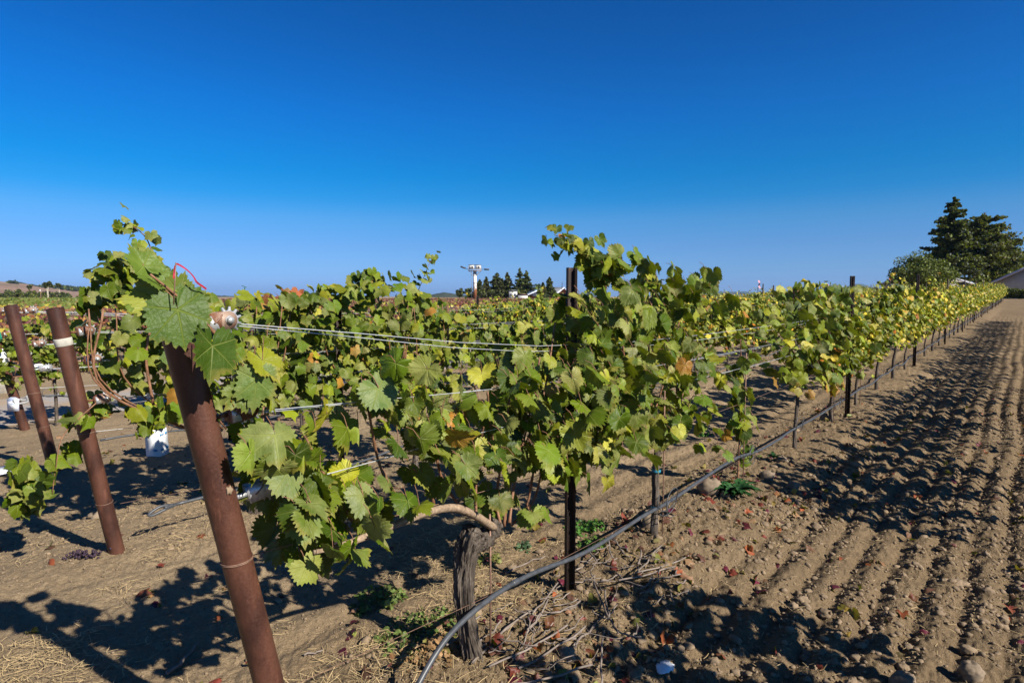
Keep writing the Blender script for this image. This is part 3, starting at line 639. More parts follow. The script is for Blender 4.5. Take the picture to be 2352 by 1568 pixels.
# ---- second row, hand-shaped near part
def row_two():
    rg = np.random.default_rng(21); n0 = 4.25
    def mk(s0, label, parts, thick, ntag=0):
        z0 = g1(s0, n0); root = empty('grapevine', (s0, n0, z0), label, 'grapevine', GRP[2]); lf = MB(); sh = MB(); tr = MB()
        if thick: trunk_mesh(tr, [(s0, n0, z0 - .1), (s0 + .02, n0, .15), (s0 - .03, n0, .36), (s0, n0, .58), (s0 + .02, n0, .66)], [.06, .05, .044, .055, .04], 31, 40, 44, .24, 0, 2, 8)
        else: trunk_mesh(tr, [(s0, n0, z0 - .08), (s0 + .02, n0, .3), (s0, n0, .68)], [.03, .022, .022], 33 + int(s0), 12, 20, .15)
        parts(lf, sh, s0); local([lf, sh, tr], (s0, n0, z0)); tr.obj('trunk', M_BARK if thick else M_BARKT, root, smooth=True)
        lf.obj('foliage', M_LEAF, root, smooth=False, color=True, uv=True); canes_of(sh, root)
    def cloud(lf, poly, n, sz=(.075, .12), pal=GREEN, dn=.18, level=2, dust=.4):
        n = int(n * 1.25); q = fill_poly(poly, n, rg); P = np.c_[q[:, 0], n0 + rg.normal(.0, dn, n) + np.clip(1.6 - q[:, 0], 0, .6) * .35, q[:, 1]]; add_leaves(lf, P, rg.uniform(sz[0], sz[1], n), pick(pal, n, rg, dust), rg, level)
    def canes(sh, s0, lo, hi, k=9):
        for _ in range(k):
            a = rg.uniform(lo, hi); tube(sh, spline([(s0 + (a - s0) * .4, n0, .7), (a, n0 - .1, 1.1), (a + rg.uniform(-.1, .1), n0 - .12, 1.55)], 12), np.linspace(.006, .0035, 12), 6)
    def p1(lf, sh, s0):
        cloud(lf, [(1.13, 1.48), (1.25, 1.62), (1.5, 1.66), (1.7, 1.64), (2.2, 1.63), (2.55, 1.66), (2.75, 1.6), (2.75, 1.0), (2.6, .78), (2.2, .74), (1.8, .84), (1.5, .8), (1.32, .84), (1.34, 1.1), (1.22, 1.3)], 480, dust=.5)
        cloud(lf, [(1.12, .98), (1.28, 1.05), (1.3, .86), (1.12, .84)], 9, (.09, .12), dn=.03)
        cloud(lf, [(1.22, 1.55), (1.3, 1.78), (1.36, 1.88), (1.46, 1.92), (1.58, 1.9), (1.66, 1.72), (1.7, 1.6)], 80, (.07, .11), dn=.1)
        sprig(lf, [(1.55, n0 - .05, 1.5), (1.56, n0 - .05, 1.8), (1.53, n0 - .05, 1.97), (1.44, n0 - .05, 2.05), (1.36, n0 - .05, 2.04)], 44, .085, rg, GREEN[:5], 2, .035, sh, .005)
        sprig(lf, [(1.2, n0 - .1, 1.0), (1.1, n0 - .12, .92), (1.0, n0 - .2, .84), (.96, n0 - .22, .68), (.94, n0 - .22, .55)], 7, .10, rg, GREEN[:5], 2, .03, sh, .004, False)
        cloud(lf, [(.86, .66), (.97, .66), (1.0, .48), (.97, .33), (.9, .31), (.84, .45)], 26, (.08, .12), dn=.06)
        cloud(lf, [(1.12, .82), (1.2, .82), (1.18, .66), (1.1, .64)], 6, (.07, .1), dn=.04)
        canes(sh, s0, 1.2, 2.6, 12)
        tube(sh, spline([(1.5, n0 - .12, .95), (1.47, n0 - .12, 1.25), (1.52, n0 - .12, 1.5), (1.56, n0 - .1, 1.75)], 16), np.linspace(.009, .006, 16), 7)
    def p2(lf, sh, s0):
        cloud(lf, [(2.5, 1.62), (2.8, 1.68), (3.05, 1.74), (3.3, 1.72), (3.6, 1.74), (4.0, 1.62), (4.3, 1.54), (4.35, 1.0), (4.1, .75), (3.7, .62), (3.4, .60), (3.2, .72), (2.9, .78), (2.6, .8)], 520, dust=.5)
        cloud(lf, [(3.1, 1.7), (3.2, 1.86), (3.35, 1.8), (3.6, 1.78)], 24, (.08, .11), dn=.07)
        sprig(lf, [(3.75, n0, 1.6), (3.85, n0, 1.78), (3.93, n0, 1.92), (4.0, n0, 1.99)], 26, .09, rg, GREEN[:5], 2, .04, sh)
        cloud(lf, [(2.3, 1.58), (2.55, 1.62), (2.6, 1.66), (2.5, 1.7)], 7, (.09, .12), [((.40, .12, .05), .6), ((.3, .1, .05), .4)], .05)
        canes(sh, s0, 2.7, 4.2)
    mk(2.19, 'old thick-trunked grapevine with a tall leafy shoot, first in the second row', p1, True)
    mk(3.72, 'dense green grapevine by the first second-row stake, shoot tip above the rest', p2, False)
row_two()
# ---- copies down the rows
def rows():
    starts = {0: (2.0, [0, 1.3, 3.7, 5.2, 6.7, 8.2]), 1: (8.3, None), 2: (5.3, None), 3: (4.05, None), 4: (2.2, None)}
    base = {1: 5, 2: 3, 3: 2, 4: 1}
    for r in (1, 2, 3, 4):
        s = starts[r][0]; k = base[r]; i = 0
        while s < 78:
            near = s < (22 if r == 1 else 13)
            mixf = (s + rng.uniform(-3, 3))
            kind = 'green' if mixf < (7 if r > 1 else 8) else ('mixed' if mixf < (15 if r > 1 else 11) else 'yellow')
            lab = f'{"green" if kind == "green" else "yellowing" if kind == "mixed" else "yellow"} grapevine, {ordinal(k)} from the end post in the {ROWN[r]}'
            sc = .84 if r > 2 and s < 8 else .91 if r > 1 and s < 30 else .94 if r > 1 else .93 if s < 11 else 1.0
            put_vine(s + rng.uniform(-.05, .05), ROWS[r], kind, near, lab, GRP[r], sc, i * 5 + r * 3); s += 1.54; k += 1; i += 1
    k = 1
    for s in [1.35, 2.55, 5.75, 6.95, 8.6, 10.2, 11.8] + [13.4 + 1.54 * q for q in range(16)]:
        put_vine(s, ROWS[0], 'thin', False, f'{ordinal(k)} grapevine of the row past the right edge', GRP[0], 1.03, k); k += 1
    for b, n in ((0, 15.1), (1, 17.5)):
        s = 2.2 + b * .7; k = 1
        while k <= 48:
            kind = 'red' if rng.random() < (.92 if s < 12 else .6) else 'redgreen'
            if s > 25 and rng.random() < .5: kind = 'redgreen'
            put_vine(s + rng.uniform(-.08, .08), n, kind, False, f'low {"dark red" if kind == "red" else "red-green"} grapevine, {ordinal(k)} in the {"roadside" if b == 0 else "second"} row beyond the road', 'red vines beyond the gravel road', 1.0, k + b * 3); s += 1.62; k += 1
rows()
def far_field():
    rg = np.random.default_rng(5)
    def scatter(name, label, rows_, srange, dens, size, pal, top, wid=.35, low=.35):
        mb = MB()
        for n in rows_:
            a, b = srange(n); s_ = a
            m = int((b - a) * dens(n))
            if m <= 0: continue
            s = rg.uniform(a, b, m); t = top * (.86 + .22 * vn(s * .7, s * 0 + n, 9) + .1)
            zz = low + (t - low) * rg.random(m) ** .55
            P = np.c_[s, n + rg.normal(0, wid, m), gz(s, n) + zz]
            col = pick(pal(n, s), m, rg, .1) if callable(pal) else pick(pal, m, rg, .1)
            add_leaves(mb, P, size(n) * rg.uniform(.7, 1.3, m), col, rg, 0, spread=.55)
        o = mb.obj(name, M_LEAFLO, color=True); tag(o, label, 'vines', kind='stuff'); return o
    D = lambda n: 62 if n < 30 else 34 if n < 50 else 16
    Z = lambda n: .15 if n < 30 else .2 if n < 50 else .3
    scatter('distant_vines', 'far rows of dark red and yellow vines beyond the gravel road', np.arange(20.0, 36, 2.44), lambda n: (.1 * n - 1, 100), D, Z, lambda n, s: [(RED[0][0], .34), (RED[1][0], .26), ((.22, .11, .06), .2), ((.14, .20, .03), .07), ((.42, .36, .05), .07), ((.4, .2, .05), .06)] if n < 25 else [(RED[0][0], .2), (RED[1][0], .14), ((.22, .11, .06), .2), ((.14, .20, .03), .16), ((.42, .36, .05), .2), ((.4, .2, .05), .1)], 1.22)
    scatter('distant_vines', 'russet far rows of vines below the tall conifers', np.arange(37, 118, 2.44), lambda n: (.42 * n, 118), D, Z, [(RED[0][0], .4), (RED[1][0], .2), ((.22, .11, .06), .3), ((.14, .20, .03), .04), ((.36, .28, .05), .06)], 1.25)
    scatter('distant_vines', 'pale green far vineyard in front of the hedgerow trees on the left', np.concatenate([np.arange(37, 80, 2.44), np.arange(80, 300, 7)]), lambda n: (.1 * n, .42 * n), lambda n: 20 if n < 60 else 9, lambda n: .28 if n < 80 else .7, FIELD, 1.15, .6)
far_field()
# ------------------------------------------------------------------ end posts, wire vises, wires
def tensioner(parent, name_mat, pos, ang, rusty=True):
    """ratchet wire vise; local x points along the wire, z up"""
    c, q = math.cos(ang), math.sin(ang)
    Mx = frameM(pos, np.array([c, 0, q]), np.array([-q, 0, c]), np.array([0, -1, 0]))
    body = MB(); prof = [(0, -.026), (.062, -.026)] + [(.062 + .026 * math.sin(a), -.026 * math.cos(a)) for a in np.linspace(.2, math.pi - .2, 9)] + [(.062, .026), (0, .026)]
    prism(body, prof, .017, .0205, 0, Mx); prism(body, prof, -.0205, -.017, 0, Mx)
    prism(body, [(0, -.021), (.004, -.021), (.004, .021), (0, .021)], -.0168, .0168, 0, Mx)
    prism(body, [(-.030, -.006), (-.0005, -.006), (-.0005, .006), (-.030, .006)], -.006, .006, 0, Mx)
    b = body.obj('wire_tensioner', M_BRACKET if rusty else M_GALV, parent)
    pz = MB(); prism(pz, [(.006, -.024), (.034, -.024), (.030, -.008), (.020, .002), (.014, .018), (.006, .020)], .0207, .0212, 0, Mx); pz.obj('zinc_patch', M_GALV, b) if rusty else None
    wl = MB(); k = 11; pts = []
    for i in range(k):
        a0 = i * 2 * math.pi / k
        for da, r in ((0, .028), (.12, .040), (.26, .039), (.30, .029)): pts.append((.064 + r * math.cos(a0 + da), r * math.sin(a0 + da)))
    prism(wl, pts, -.0025, .0025, 0, frameM(np.array(pos) + Mx[:3, :3] @ np.array([0, 0, .012]), Mx[:3, 0], Mx[:3, 1], Mx[:3, 2]))
    tube(wl, [(np.array(pos) + Mx[:3, :3] @ np.array([.064, 0, z])) for z in (-.015, .015)], .010, 12)
    wl.obj('ratchet_wheel', M_GALV, b)
    bt = MB(); hexa = [(.064 + .0100 * math.cos(a), .0100 * math.sin(a)) for a in np.linspace(.3, .3 + 2 * math.pi, 7)[:-1]]
    rd = [(.064 + .0125 * math.cos(a), .0125 * math.sin(a)) for a in np.linspace(0, 2 * math.pi, 17)[:-1]]
    prism(bt, rd, .0207, .0225, 0, Mx); prism(bt, hexa, .0227, .032, 0, Mx); bt.obj('bolt', M_GALV, b)
    pin = MB(); tube(pin, [(np.array(pos) + Mx[:3, :3] @ np.array(p)) for p in ((.018, -.004, .0205), (.022, -.002, .0235), (.040, .012, .0235), (.048, .020, .018), (.050, .024, .006))], .0022, 6); pin.obj('pawl', M_RUSTW, b)
    return np.array(pos) + Mx[:3, :3] @ np.array([.078, -.012, 0])
POSTS = {}
def end_post(r, s, lean, h, dia, label, tens, sleeve=None):
    n = ROWS[r] - (0 if r == 1 else 0); z = g1(s, n); root = empty('end_post', (s, n, z), label, 'post', 'leaning rusty end posts of the trellis')
    ax = np.array([-lean, 0, h]); P = [ax * t for t in (-.12, .0, .35, .7, 1.0)]; rr = dia / 2
    mb = MB(); T = ax / np.linalg.norm(ax); A = np.array([0, 1.0, 0]); B = np.cross(T, A); th = np.arange(40) * 2 * math.pi / 40
    ring = lambda p, r_, wob=0: p + r_ * (np.cos(th)[:, None] * A + np.sin(th)[:, None] * B) + (wob * np.sin(3 * th + 1)[:, None]) * T
    rings = [ring(ax * t, rr) for t in np.linspace(-.12, .999, 12)] 
    V = np.concatenate(rings); m = len(rings); i = np.arange(m - 1)[:, None]; j = np.arange(40)[None, :]; j2 = (j + 1) % 40
    mb.add(V, np.stack([i * 40 + j, i * 40 + j2, (i + 1) * 40 + j2, (i + 1) * 40 + j], -1).reshape(-1, 4)); mb.obj('pipe', M_PIPE, root, smooth=True)
    mb = MB(); R4 = [ring(ax * .9992, rr, .0015), ring(ax * 1.0005, rr - .006, .0015), ring(ax * .99, rr - .007), ring(ax * .99, .002)]; i = np.arange(3)[:, None]
    mb.add(np.concatenate(R4), np.stack([i * 40 + j, i * 40 + j2, (i + 1) * 40 + j2, (i + 1) * 40 + j], -1).reshape(-1, 4)); mb.obj('pipe_end', M_PIPE, root)
    outs = []
    for (hh, rusty, ang) in tens:
        p = ax * (hh / h); outs.append(np.array([s, n, z]) + tensioner(root, None, p + np.array([rr + .032, 0, 0]), ang, rusty))
    POSTS[r] = (np.array([s, n, z]), ax, outs, rr); return root
def wrap(root, r, hh, mat, twist=2, thick=.0017, off=0.0):
    base, ax, _, rr = POSTS[r]; T = ax / np.linalg.norm(ax); A = np.array([0, 1.0, 0]); B = np.cross(T, A)
    p0 = ax * (hh / ax[2]); a = np.linspace(0, twist * 2 * math.pi, 24 * twist)
    P = p0 + (rr + .0018) * (np.cos(a)[:, None] * A + np.sin(a)[:, None] * B) + (a / (2 * math.pi) * .004 + .006 * np.sin(a + off))[:, None] * T
    mb = MB(); tube(mb, P, thick, 6); mb.obj('wire_wrap', mat, root, smooth=True)
e1 = end_post(1, 1.02, .31, 1.50, .087, 'thick rusty leaning end post nearest the camera, two big leaves draped over its top', [(1.475, True, .12), (1.205, True, .12), (.955, False, .10)])
wrap(e1, 1, .76, M_RUSTW, 2)
md = MB(); q_ = on_row(518, 1117, ROWS[1]) - POSTS[1][0]; add = ICO2[0] * np.array([.010, .007, .012]) * (1 + .25 * np.sin(ICO2[0][:, :1] * 7)); md.add(add + (q_[0] - .010, -.044, q_[2]), ICO2[1]); md.obj('mud_nest', M_CLOD, e1, smooth=True)
e2 = end_post(2, 1.30, .25, 1.50, .087, 'rusty leaning end post with a pale band below its top, second from the camera', [(1.36, True, .12), (1.19, True, .1), (.95, True, .1)])
wrap(e2, 2, .76, M_RUSTW, 2); wrap(e2, 2, .32, M_RUSTW, 1, .0017, 1)
bd = MB(); b_, ax_, _, rr_ = POSTS[2]; tube(bd, [ax_ * t for t in (.855, .857, .883, .885)], [rr_ + .0005, rr_ + .0022, rr_ + .0022, rr_ + .0005], 32); bd.obj('pale_band', simple('chalky_band', (.42, .40, .34), .7), e2, smooth=True)
e3 = end_post(3, 1.58, .25, 1.49, .095, 'rusty leaning end post, third from the camera, wound with two rusty wires', [(1.44, True, .1), (1.15, True, .1), (.93, False, .08)])
wrap(e3, 3, .72, M_RUSTW, 2); wrap(e3, 3, .42, M_RUSTW, 1, .0017, 1)
e4 = end_post(4, 1.88, .30, 1.45, .10, 'rusty leaning end post with a white sleeve and a green notice, at the left edge', [(1.40, True, .1), (1.14, True, .1)])
wrap(e4, 4, .40, M_RUSTW, 1)
sv = MB(); b_, ax_, _, rr_ = POSTS[4]; tube(sv, [ax_ * t for t in (.545, .547, .665, .667)], [rr_ + .001, rr_ + .004, rr_ + .004, rr_ + .001], 32); sv.obj('white_sleeve', M_WHITE, e4, smooth=True)
gn = MB(); p_ = ax_ * .80 + np.array([0, -rr_ - .004, 0]); T_ = ax_ / np.linalg.norm(ax_); X_ = np.cross(T_, [0, 1, 0]); gn.box(p_, (.11, .003, .22), 0, np.stack([-X_, [0, 1, 0], T_], 1)); gn.obj('green_notice', simple('green_card', (.03, .30, .20), .5, var=.5, scale=8), e4)
# laminated tag hanging on the fourth post
def plot_tag():
    o = on_row(30, 929, ROWS[4] - .13); ex = np.array([math.sin(TH), -math.cos(TH), 0]); ey = np.array([0.03, 0, 1.0]); ex[2] = .05; ex = nrmz(ex); ey = nrmz(ey - ex * (ey @ ex)); ez = np.cross(ex, ey)
    root = empty('plot_tag', o, 'clear laminated tag with a white printed card hanging on the leftmost end post', 'tag'); M = lambda z: frameM(ez * z, ex, ey, ez)
    a = MB(); prism(a, [(-.070, -.078), (.064, -.075), (.074, .062), (.035, .084), (-.02, .088), (-.066, .066)], -.0008, .0008, 0, M(0)); a.obj('sleeve', simple('clear_film', (.42, .47, .60), .3, 0, .5, .05), root)
    a = MB(); prism(a, [(-.062, -.058), (.057, -.054), (.062, .042), (-.060, .040)], .0012, .0018, 0, M(0)); a.obj('card', simple('white_card', (.8, .81, .84), .6, var=.02), root)
    a = MB(); blue = simple('blue_print', (.12, .28, .62), .6)
    for x0, y0, x1, y1 in ((-.004, .018, .000, .032), (.000, .032, .004, .022), (.004, .022, .008, .032), (.008, .032, .014, .018), (-.006, .030, .002, .031), (-.034, .008, .044, .009), (-.02, .005, .036, .0055)):
        p = np.array([x0, y0]); q = np.array([x1, y1]); t = nrmz(q - p); nn_ = np.array([-t[1], t[0]]) * .0016; prism(a, [p - nn_, q - nn_, q + nn_, p + nn_], .0022, .0026, 0, M(0))
    a.obj('blue_print', blue, root)
    a = MB(); rg = np.random.default_rng(3)
    for y, x0, x1 in ((-.008, -.018, .008), (-.021, -.016, .052), (-.035, -.016, .008), (-.046, -.018, -.004)):
        x = x0
        while x < x1:
            p = np.array([x, y + rg.uniform(-.002, .002)]); q = p + (rg.uniform(.002, .004), rg.uniform(-.003, .003)); t = nrmz(q - p); nn_ = np.array([-t[1], t[0]]) * .0008; prism(a, [p - nn_, q - nn_, q + nn_, p + nn_], .0022, .0026, 0, M(0)); x += .0042
    a.obj('handwriting', simple('grey_ink', (.08, .08, .09), .6), root)
plot_tag()
STK = {1: 2.67, 2: 2.96, 3: 3.2, 4: 3.5}
def stake_mesh(hh, near=True):
    mb = MB(); w2, dp, t = .025, .032, .003
    out = [(-w2, -dp), (-w2, 0), (w2, 0), (w2, -dp), (w2 - t, -dp), (w2 - t, -t), (-w2 + t, -t), (-w2 + t, -dp)]
    prism(mb, [(x, y) for x, y in out][::-1], -.2, hh)
    if near:
        z = .12
        while z < hh - .05:
            for sx in (-1, 1): mb.box((sx * (w2 - .001), -dp - .0035, z), (.004, .007, .010)); mb.box((sx * (w2 - .001), -dp - .006, z + .008), (.004, .0025, .009))
            z += .10
    return mb.mesh('steel_stake', [M_STAKE], False, False)
SM1, SM2 = stake_mesh(1.66), stake_mesh(1.72, False)
def stakes():
    for r in (1, 2, 3, 4):
        s = STK[r]; k = 1; n = ROWS[r]
        while s < 78:
            o = link('steel_stake', SM1 if s < 16 else SM2, None, (s, n + (.03 if k == 1 else -.07), g1(s, n)), rng.uniform(-.1, .1) + (math.pi * 0) - .65 * (s < 16))
            o.scale = (1, 1, rng.uniform(.985, 1.05) * (.9 if r > 1 and k < 3 else 1.08 if r == 1 and k > 1 else 1)); tag(o, f'dark rusty steel stake, {ordinal(k)} along the {ROWN[r]}', 'stake', 'dark steel stakes in the vine rows'); s += 6.17; k += 1
    for k in range(11):
        s = 5.5 + 6.2 * k; n = 15.1; o = link('steel_stake', SM2, None, (s, n, g1(s, n) - .25)); tag(o, f'rusty stake, {ordinal(k + 1)} along the roadside row beyond the road', 'stake', 'stakes among the red vines')
    # a few tall ones far off that break the skyline
    for k, (u, d, hh) in enumerate([(1630, 60, 1.75), (1655, 70, 1.75), (1688, 78, 1.75), (1740, 46, 1.8), (1712, 85, 1.75), (1900, 46, 1.75), (2027, 44, 1.75), (1600, 52, 1.75), (2050, 52, 1.75)]):
        p = at_depth(u, 681, d); o = link('steel_stake', SM2, None, (p[0], p[1], g1(p[0], p[1]) + .12)); tag(o, f'{ordinal(k + 1)} thin far stake against the sky above the red rows', 'stake', 'far stakes on the skyline')
stakes()
def wires():
    LV = {1: ('fruiting', .76, 0), 2: ('lower catch', 1.06, 1), 3: ('upper catch', 1.22, 1), 4: ('top catch', 1.40, 1)}
    for r in (1, 2, 3, 4):
        base, ax, outs, rr = POSTS[r]; n = ROWS[r]; seg = [STK[r] + 6.17 * k for k in range(13)]
        def run(name, p0, hh, dn, label, rad=.0016, mat=M_WIRE, cat='wire', sag=.012):
            P = [p0]
            for k, s in enumerate(seg):
                P.append(np.array([s, n + dn, gz(s, n) + hh]))
                if k < len(seg) - 1: P.append(np.array([s + 3.08, n + dn * .8, gz(s + 3.08, n) + hh - sag]))
            mb = MB(); tube(mb, spline(P, 90) if len(P) > 3 else P, rad, 5, cap=False); tag(mb.obj(name, mat, smooth=True), label, cat, 'trellis wires')
        T = [base + ax * (.76 / ax[2]) + (rr, -.0, 0)]
        run('trellis_wire', T[0], .745, 0, f'lowest tight wire of the {ROWN[r]}, carrying the arched canes' if r == 1 else f'lowest tight wire of the {ROWN[r]}', .0017, M_RUSTW if r == 1 else M_WIRE)
        tops = {1: [1.37, 1.20, 1.05], 2: [1.36, 1.19, 1.0], 3: [1.42, 1.16, .95], 4: [1.38, 1.14]}[r]
        for q, o in enumerate(outs):
            nm = ['top', 'middle', 'lower'][q]
            run('trellis_wire', o, tops[q], -.04, f'{nm} pair of bright catch wires in the {ROWN[r]}, front strand')
            run('trellis_wire', o + (0, 0, -.006), tops[q] - (.035 if q == 0 else .012), .045, f'{nm} pair of bright catch wires in the {ROWN[r]}, back strand', sag=.03)
        p0 = base + np.array([.02, -.03, .30]); run('drip_wire', p0, .285, -.035, f'thin straight wire carrying the drip hose along the {ROWN[r]}', .0012, M_RUSTW)
wires()
# ------------------------------------------------------------------ drip hoses
VS = {1: [1.87, 3.62, 5.12, 6.8] + [8.3 + 1.54 * k for k in range(45)], 2: [2.19, 3.72] + [5.3 + 1.54 * k for k in range(46)], 3: [2.45, 4.05] + [5.59 + 1.54 * k for k in range(46)], 4: [2.2 + 1.54 * k for k in range(48)]}
def hoses():
    for r in (1, 2, 3, 4):
        rg = np.random.default_rng(40 + r); n = ROWS[r] - .045; rad = .0115 if r == 1 else .010
        pts = []
        if r == 1: pts = [on_row(900, 1700, n - .10), on_row(962, 1568, n - .07), on_row(1030, 1460, n - .05), on_row(1120, 1378, n - .03), on_row(1215, 1320, n), on_row(1327, 1276, n), on_row(1400, 1235, n), on_row(1478, 1184, n), on_row(1540, 1150, n), on_row(1610, 1102, n), on_row(1690, 1052, n), on_row(1740, 1036, n), on_row(1790, 1008, n), on_row(1815, 990, n)]
        else:
            s0 = {2: 1.62, 3: 1.93, 4: 1.86}[r]; hh = {2: .27, 3: .28, 4: .42}[r]; pts = [np.array([s0, n, gz(s0, n) + hh]), np.array([s0 + .35, n, gz(s0, n) + hh + .0])]
        s = pts[-1][0]
        for v in VS[r]:
            if v < s + .5: continue
            pts.append(np.array([v - .75, n + rg.uniform(-.02, .02), gz(v - .7, n) + .245 + rg.uniform(-.03, .02)])); pts.append(np.array([v, n, gz(v, n) + .285 + rg.uniform(-.015, .02)]))
        P = spline(pts, 420); mb = MB(); tube(mb, P, rad, 10); root_o = mb.obj('drip_hose', M_HOSE, smooth=True)
        tag(root_o, {1: 'thick black drip hose rising from the bottom edge along the front row', 2: 'black drip hose with a folded end, along the second row', 3: 'black drip hose passing the white grow tube, along the third row', 4: 'grey drip hose knotted round the leftmost end post'}[r], 'hose', 'drip hoses')
        def coup(p, q, L=.05):
            m = MB(); d = nrmz(np.array(q) - p); k = 7; tube(m, [p + d * t * L for t in np.linspace(-.5, .5, k)], rad * np.array([1.12, 1.3, 1.15, 1.32, 1.15, 1.3, 1.12]), 12); m.obj('coupling', M_HOSE, root_o, smooth=True)
        if r == 1:
            for i in np.linspace(12, 150, 9).astype(int) + 3: coup(P[i], P[i + 1])
        if r == 2:   # folded end
            a = pts[0]; m = MB(); F_ = spline([a + (.02, 0, 0), a + (-.05, -.01, -.012), a + (-.13, -.012, -.03), a + (-.15, -.012, -.018), a + (-.09, -.012, .012), a + (-.03, -.012, .012)], 24); tube(m, F_, .009, 9); m.obj('folded_end', M_HOSE, root_o, smooth=True)
            coup(a + (-.03, -.006, 0), a, .06)
        if r == 4:
            a = pts[0]; m = MB(); tube(m, spline([a + (.1, -.05, .0), a + (0, -.09, .0), a + (-.09, -.08, .02), a + (-.07, -.10, -.03), a + (.03, -.10, -.02), a + (.02, -.1, .05)], 30), .013, 9); m.obj('knotted_end', simple('grey_rag', (.25, .25, .25), .8), root_o, smooth=True)
        # looped emitter tubes at the vines
        lim = {1: 30, 2: 16, 3: 12, 4: 9}[r]
        for v in VS[r]:
            if v > lim or (r == 1 and v < 3): continue
            hz = np.array([v, n, gz(v, n) + .285]); i = np.argmin(np.abs(P[:, 0] - v)); hz = P[i]
            k = 2 if r == 1 and v < 9 else 1
            for c in range(k):
                R_ = rg.uniform(.07, .11) * (1 if r == 1 else .85); a = np.linspace(rg.uniform(0, 6), rg.uniform(0, 6) + 6.6, 26); ce = hz + np.array([rg.uniform(-.08, .08), -.02, rg.uniform(-.02, .06)])
                L = np.stack([ce[0] + R_ * np.cos(a) * 1.1, ce[1] - .02 + .03 * np.sin(a * .5) + 0 * a, ce[2] + R_ * .75 * np.sin(a)], 1)
                m = MB(); tube(m, L, .0028, 6); m.obj('emitter_tube', M_HOSE, root_o, smooth=True)
hoses()
# pencil rods beside the near trunks
def rods():
    L = [(1, 1.97, .62, 'thin rusty training rod beside the thick gnarled trunk'), (1, 3.66, .95, 'thin rusty training rod beside the slim trunk with blue ties'), (1, 5.16, 1.1, 'thin rusty training rod beside the young replant'), (1, 8.33, .8, 'thin rod beside the fifth front row vine'), (1, 9.9, .8, 'thin rod beside the sixth front row vine'),
         (2, 2.26, .9, 'thin rusty rod beside the thick trunk of the second row'), (3, 4.05, .8, 'thin rod beside the second vine of the third row'), (3, 5.6, .8, 'thin rod beside the third vine of the third row')]
    for r, s, h, lab in L:
        n = ROWS[r] - .03; z = g1(s, n); m = MB(); tube(m, [(0, 0, -.1), (.004, 0, h * .5), (0, 0, h)], .0045, 7); tag(m.obj('training_rod', M_RUSTW, None, (s, n, z), smooth=True), lab, 'rod', 'thin training rods')
rods()
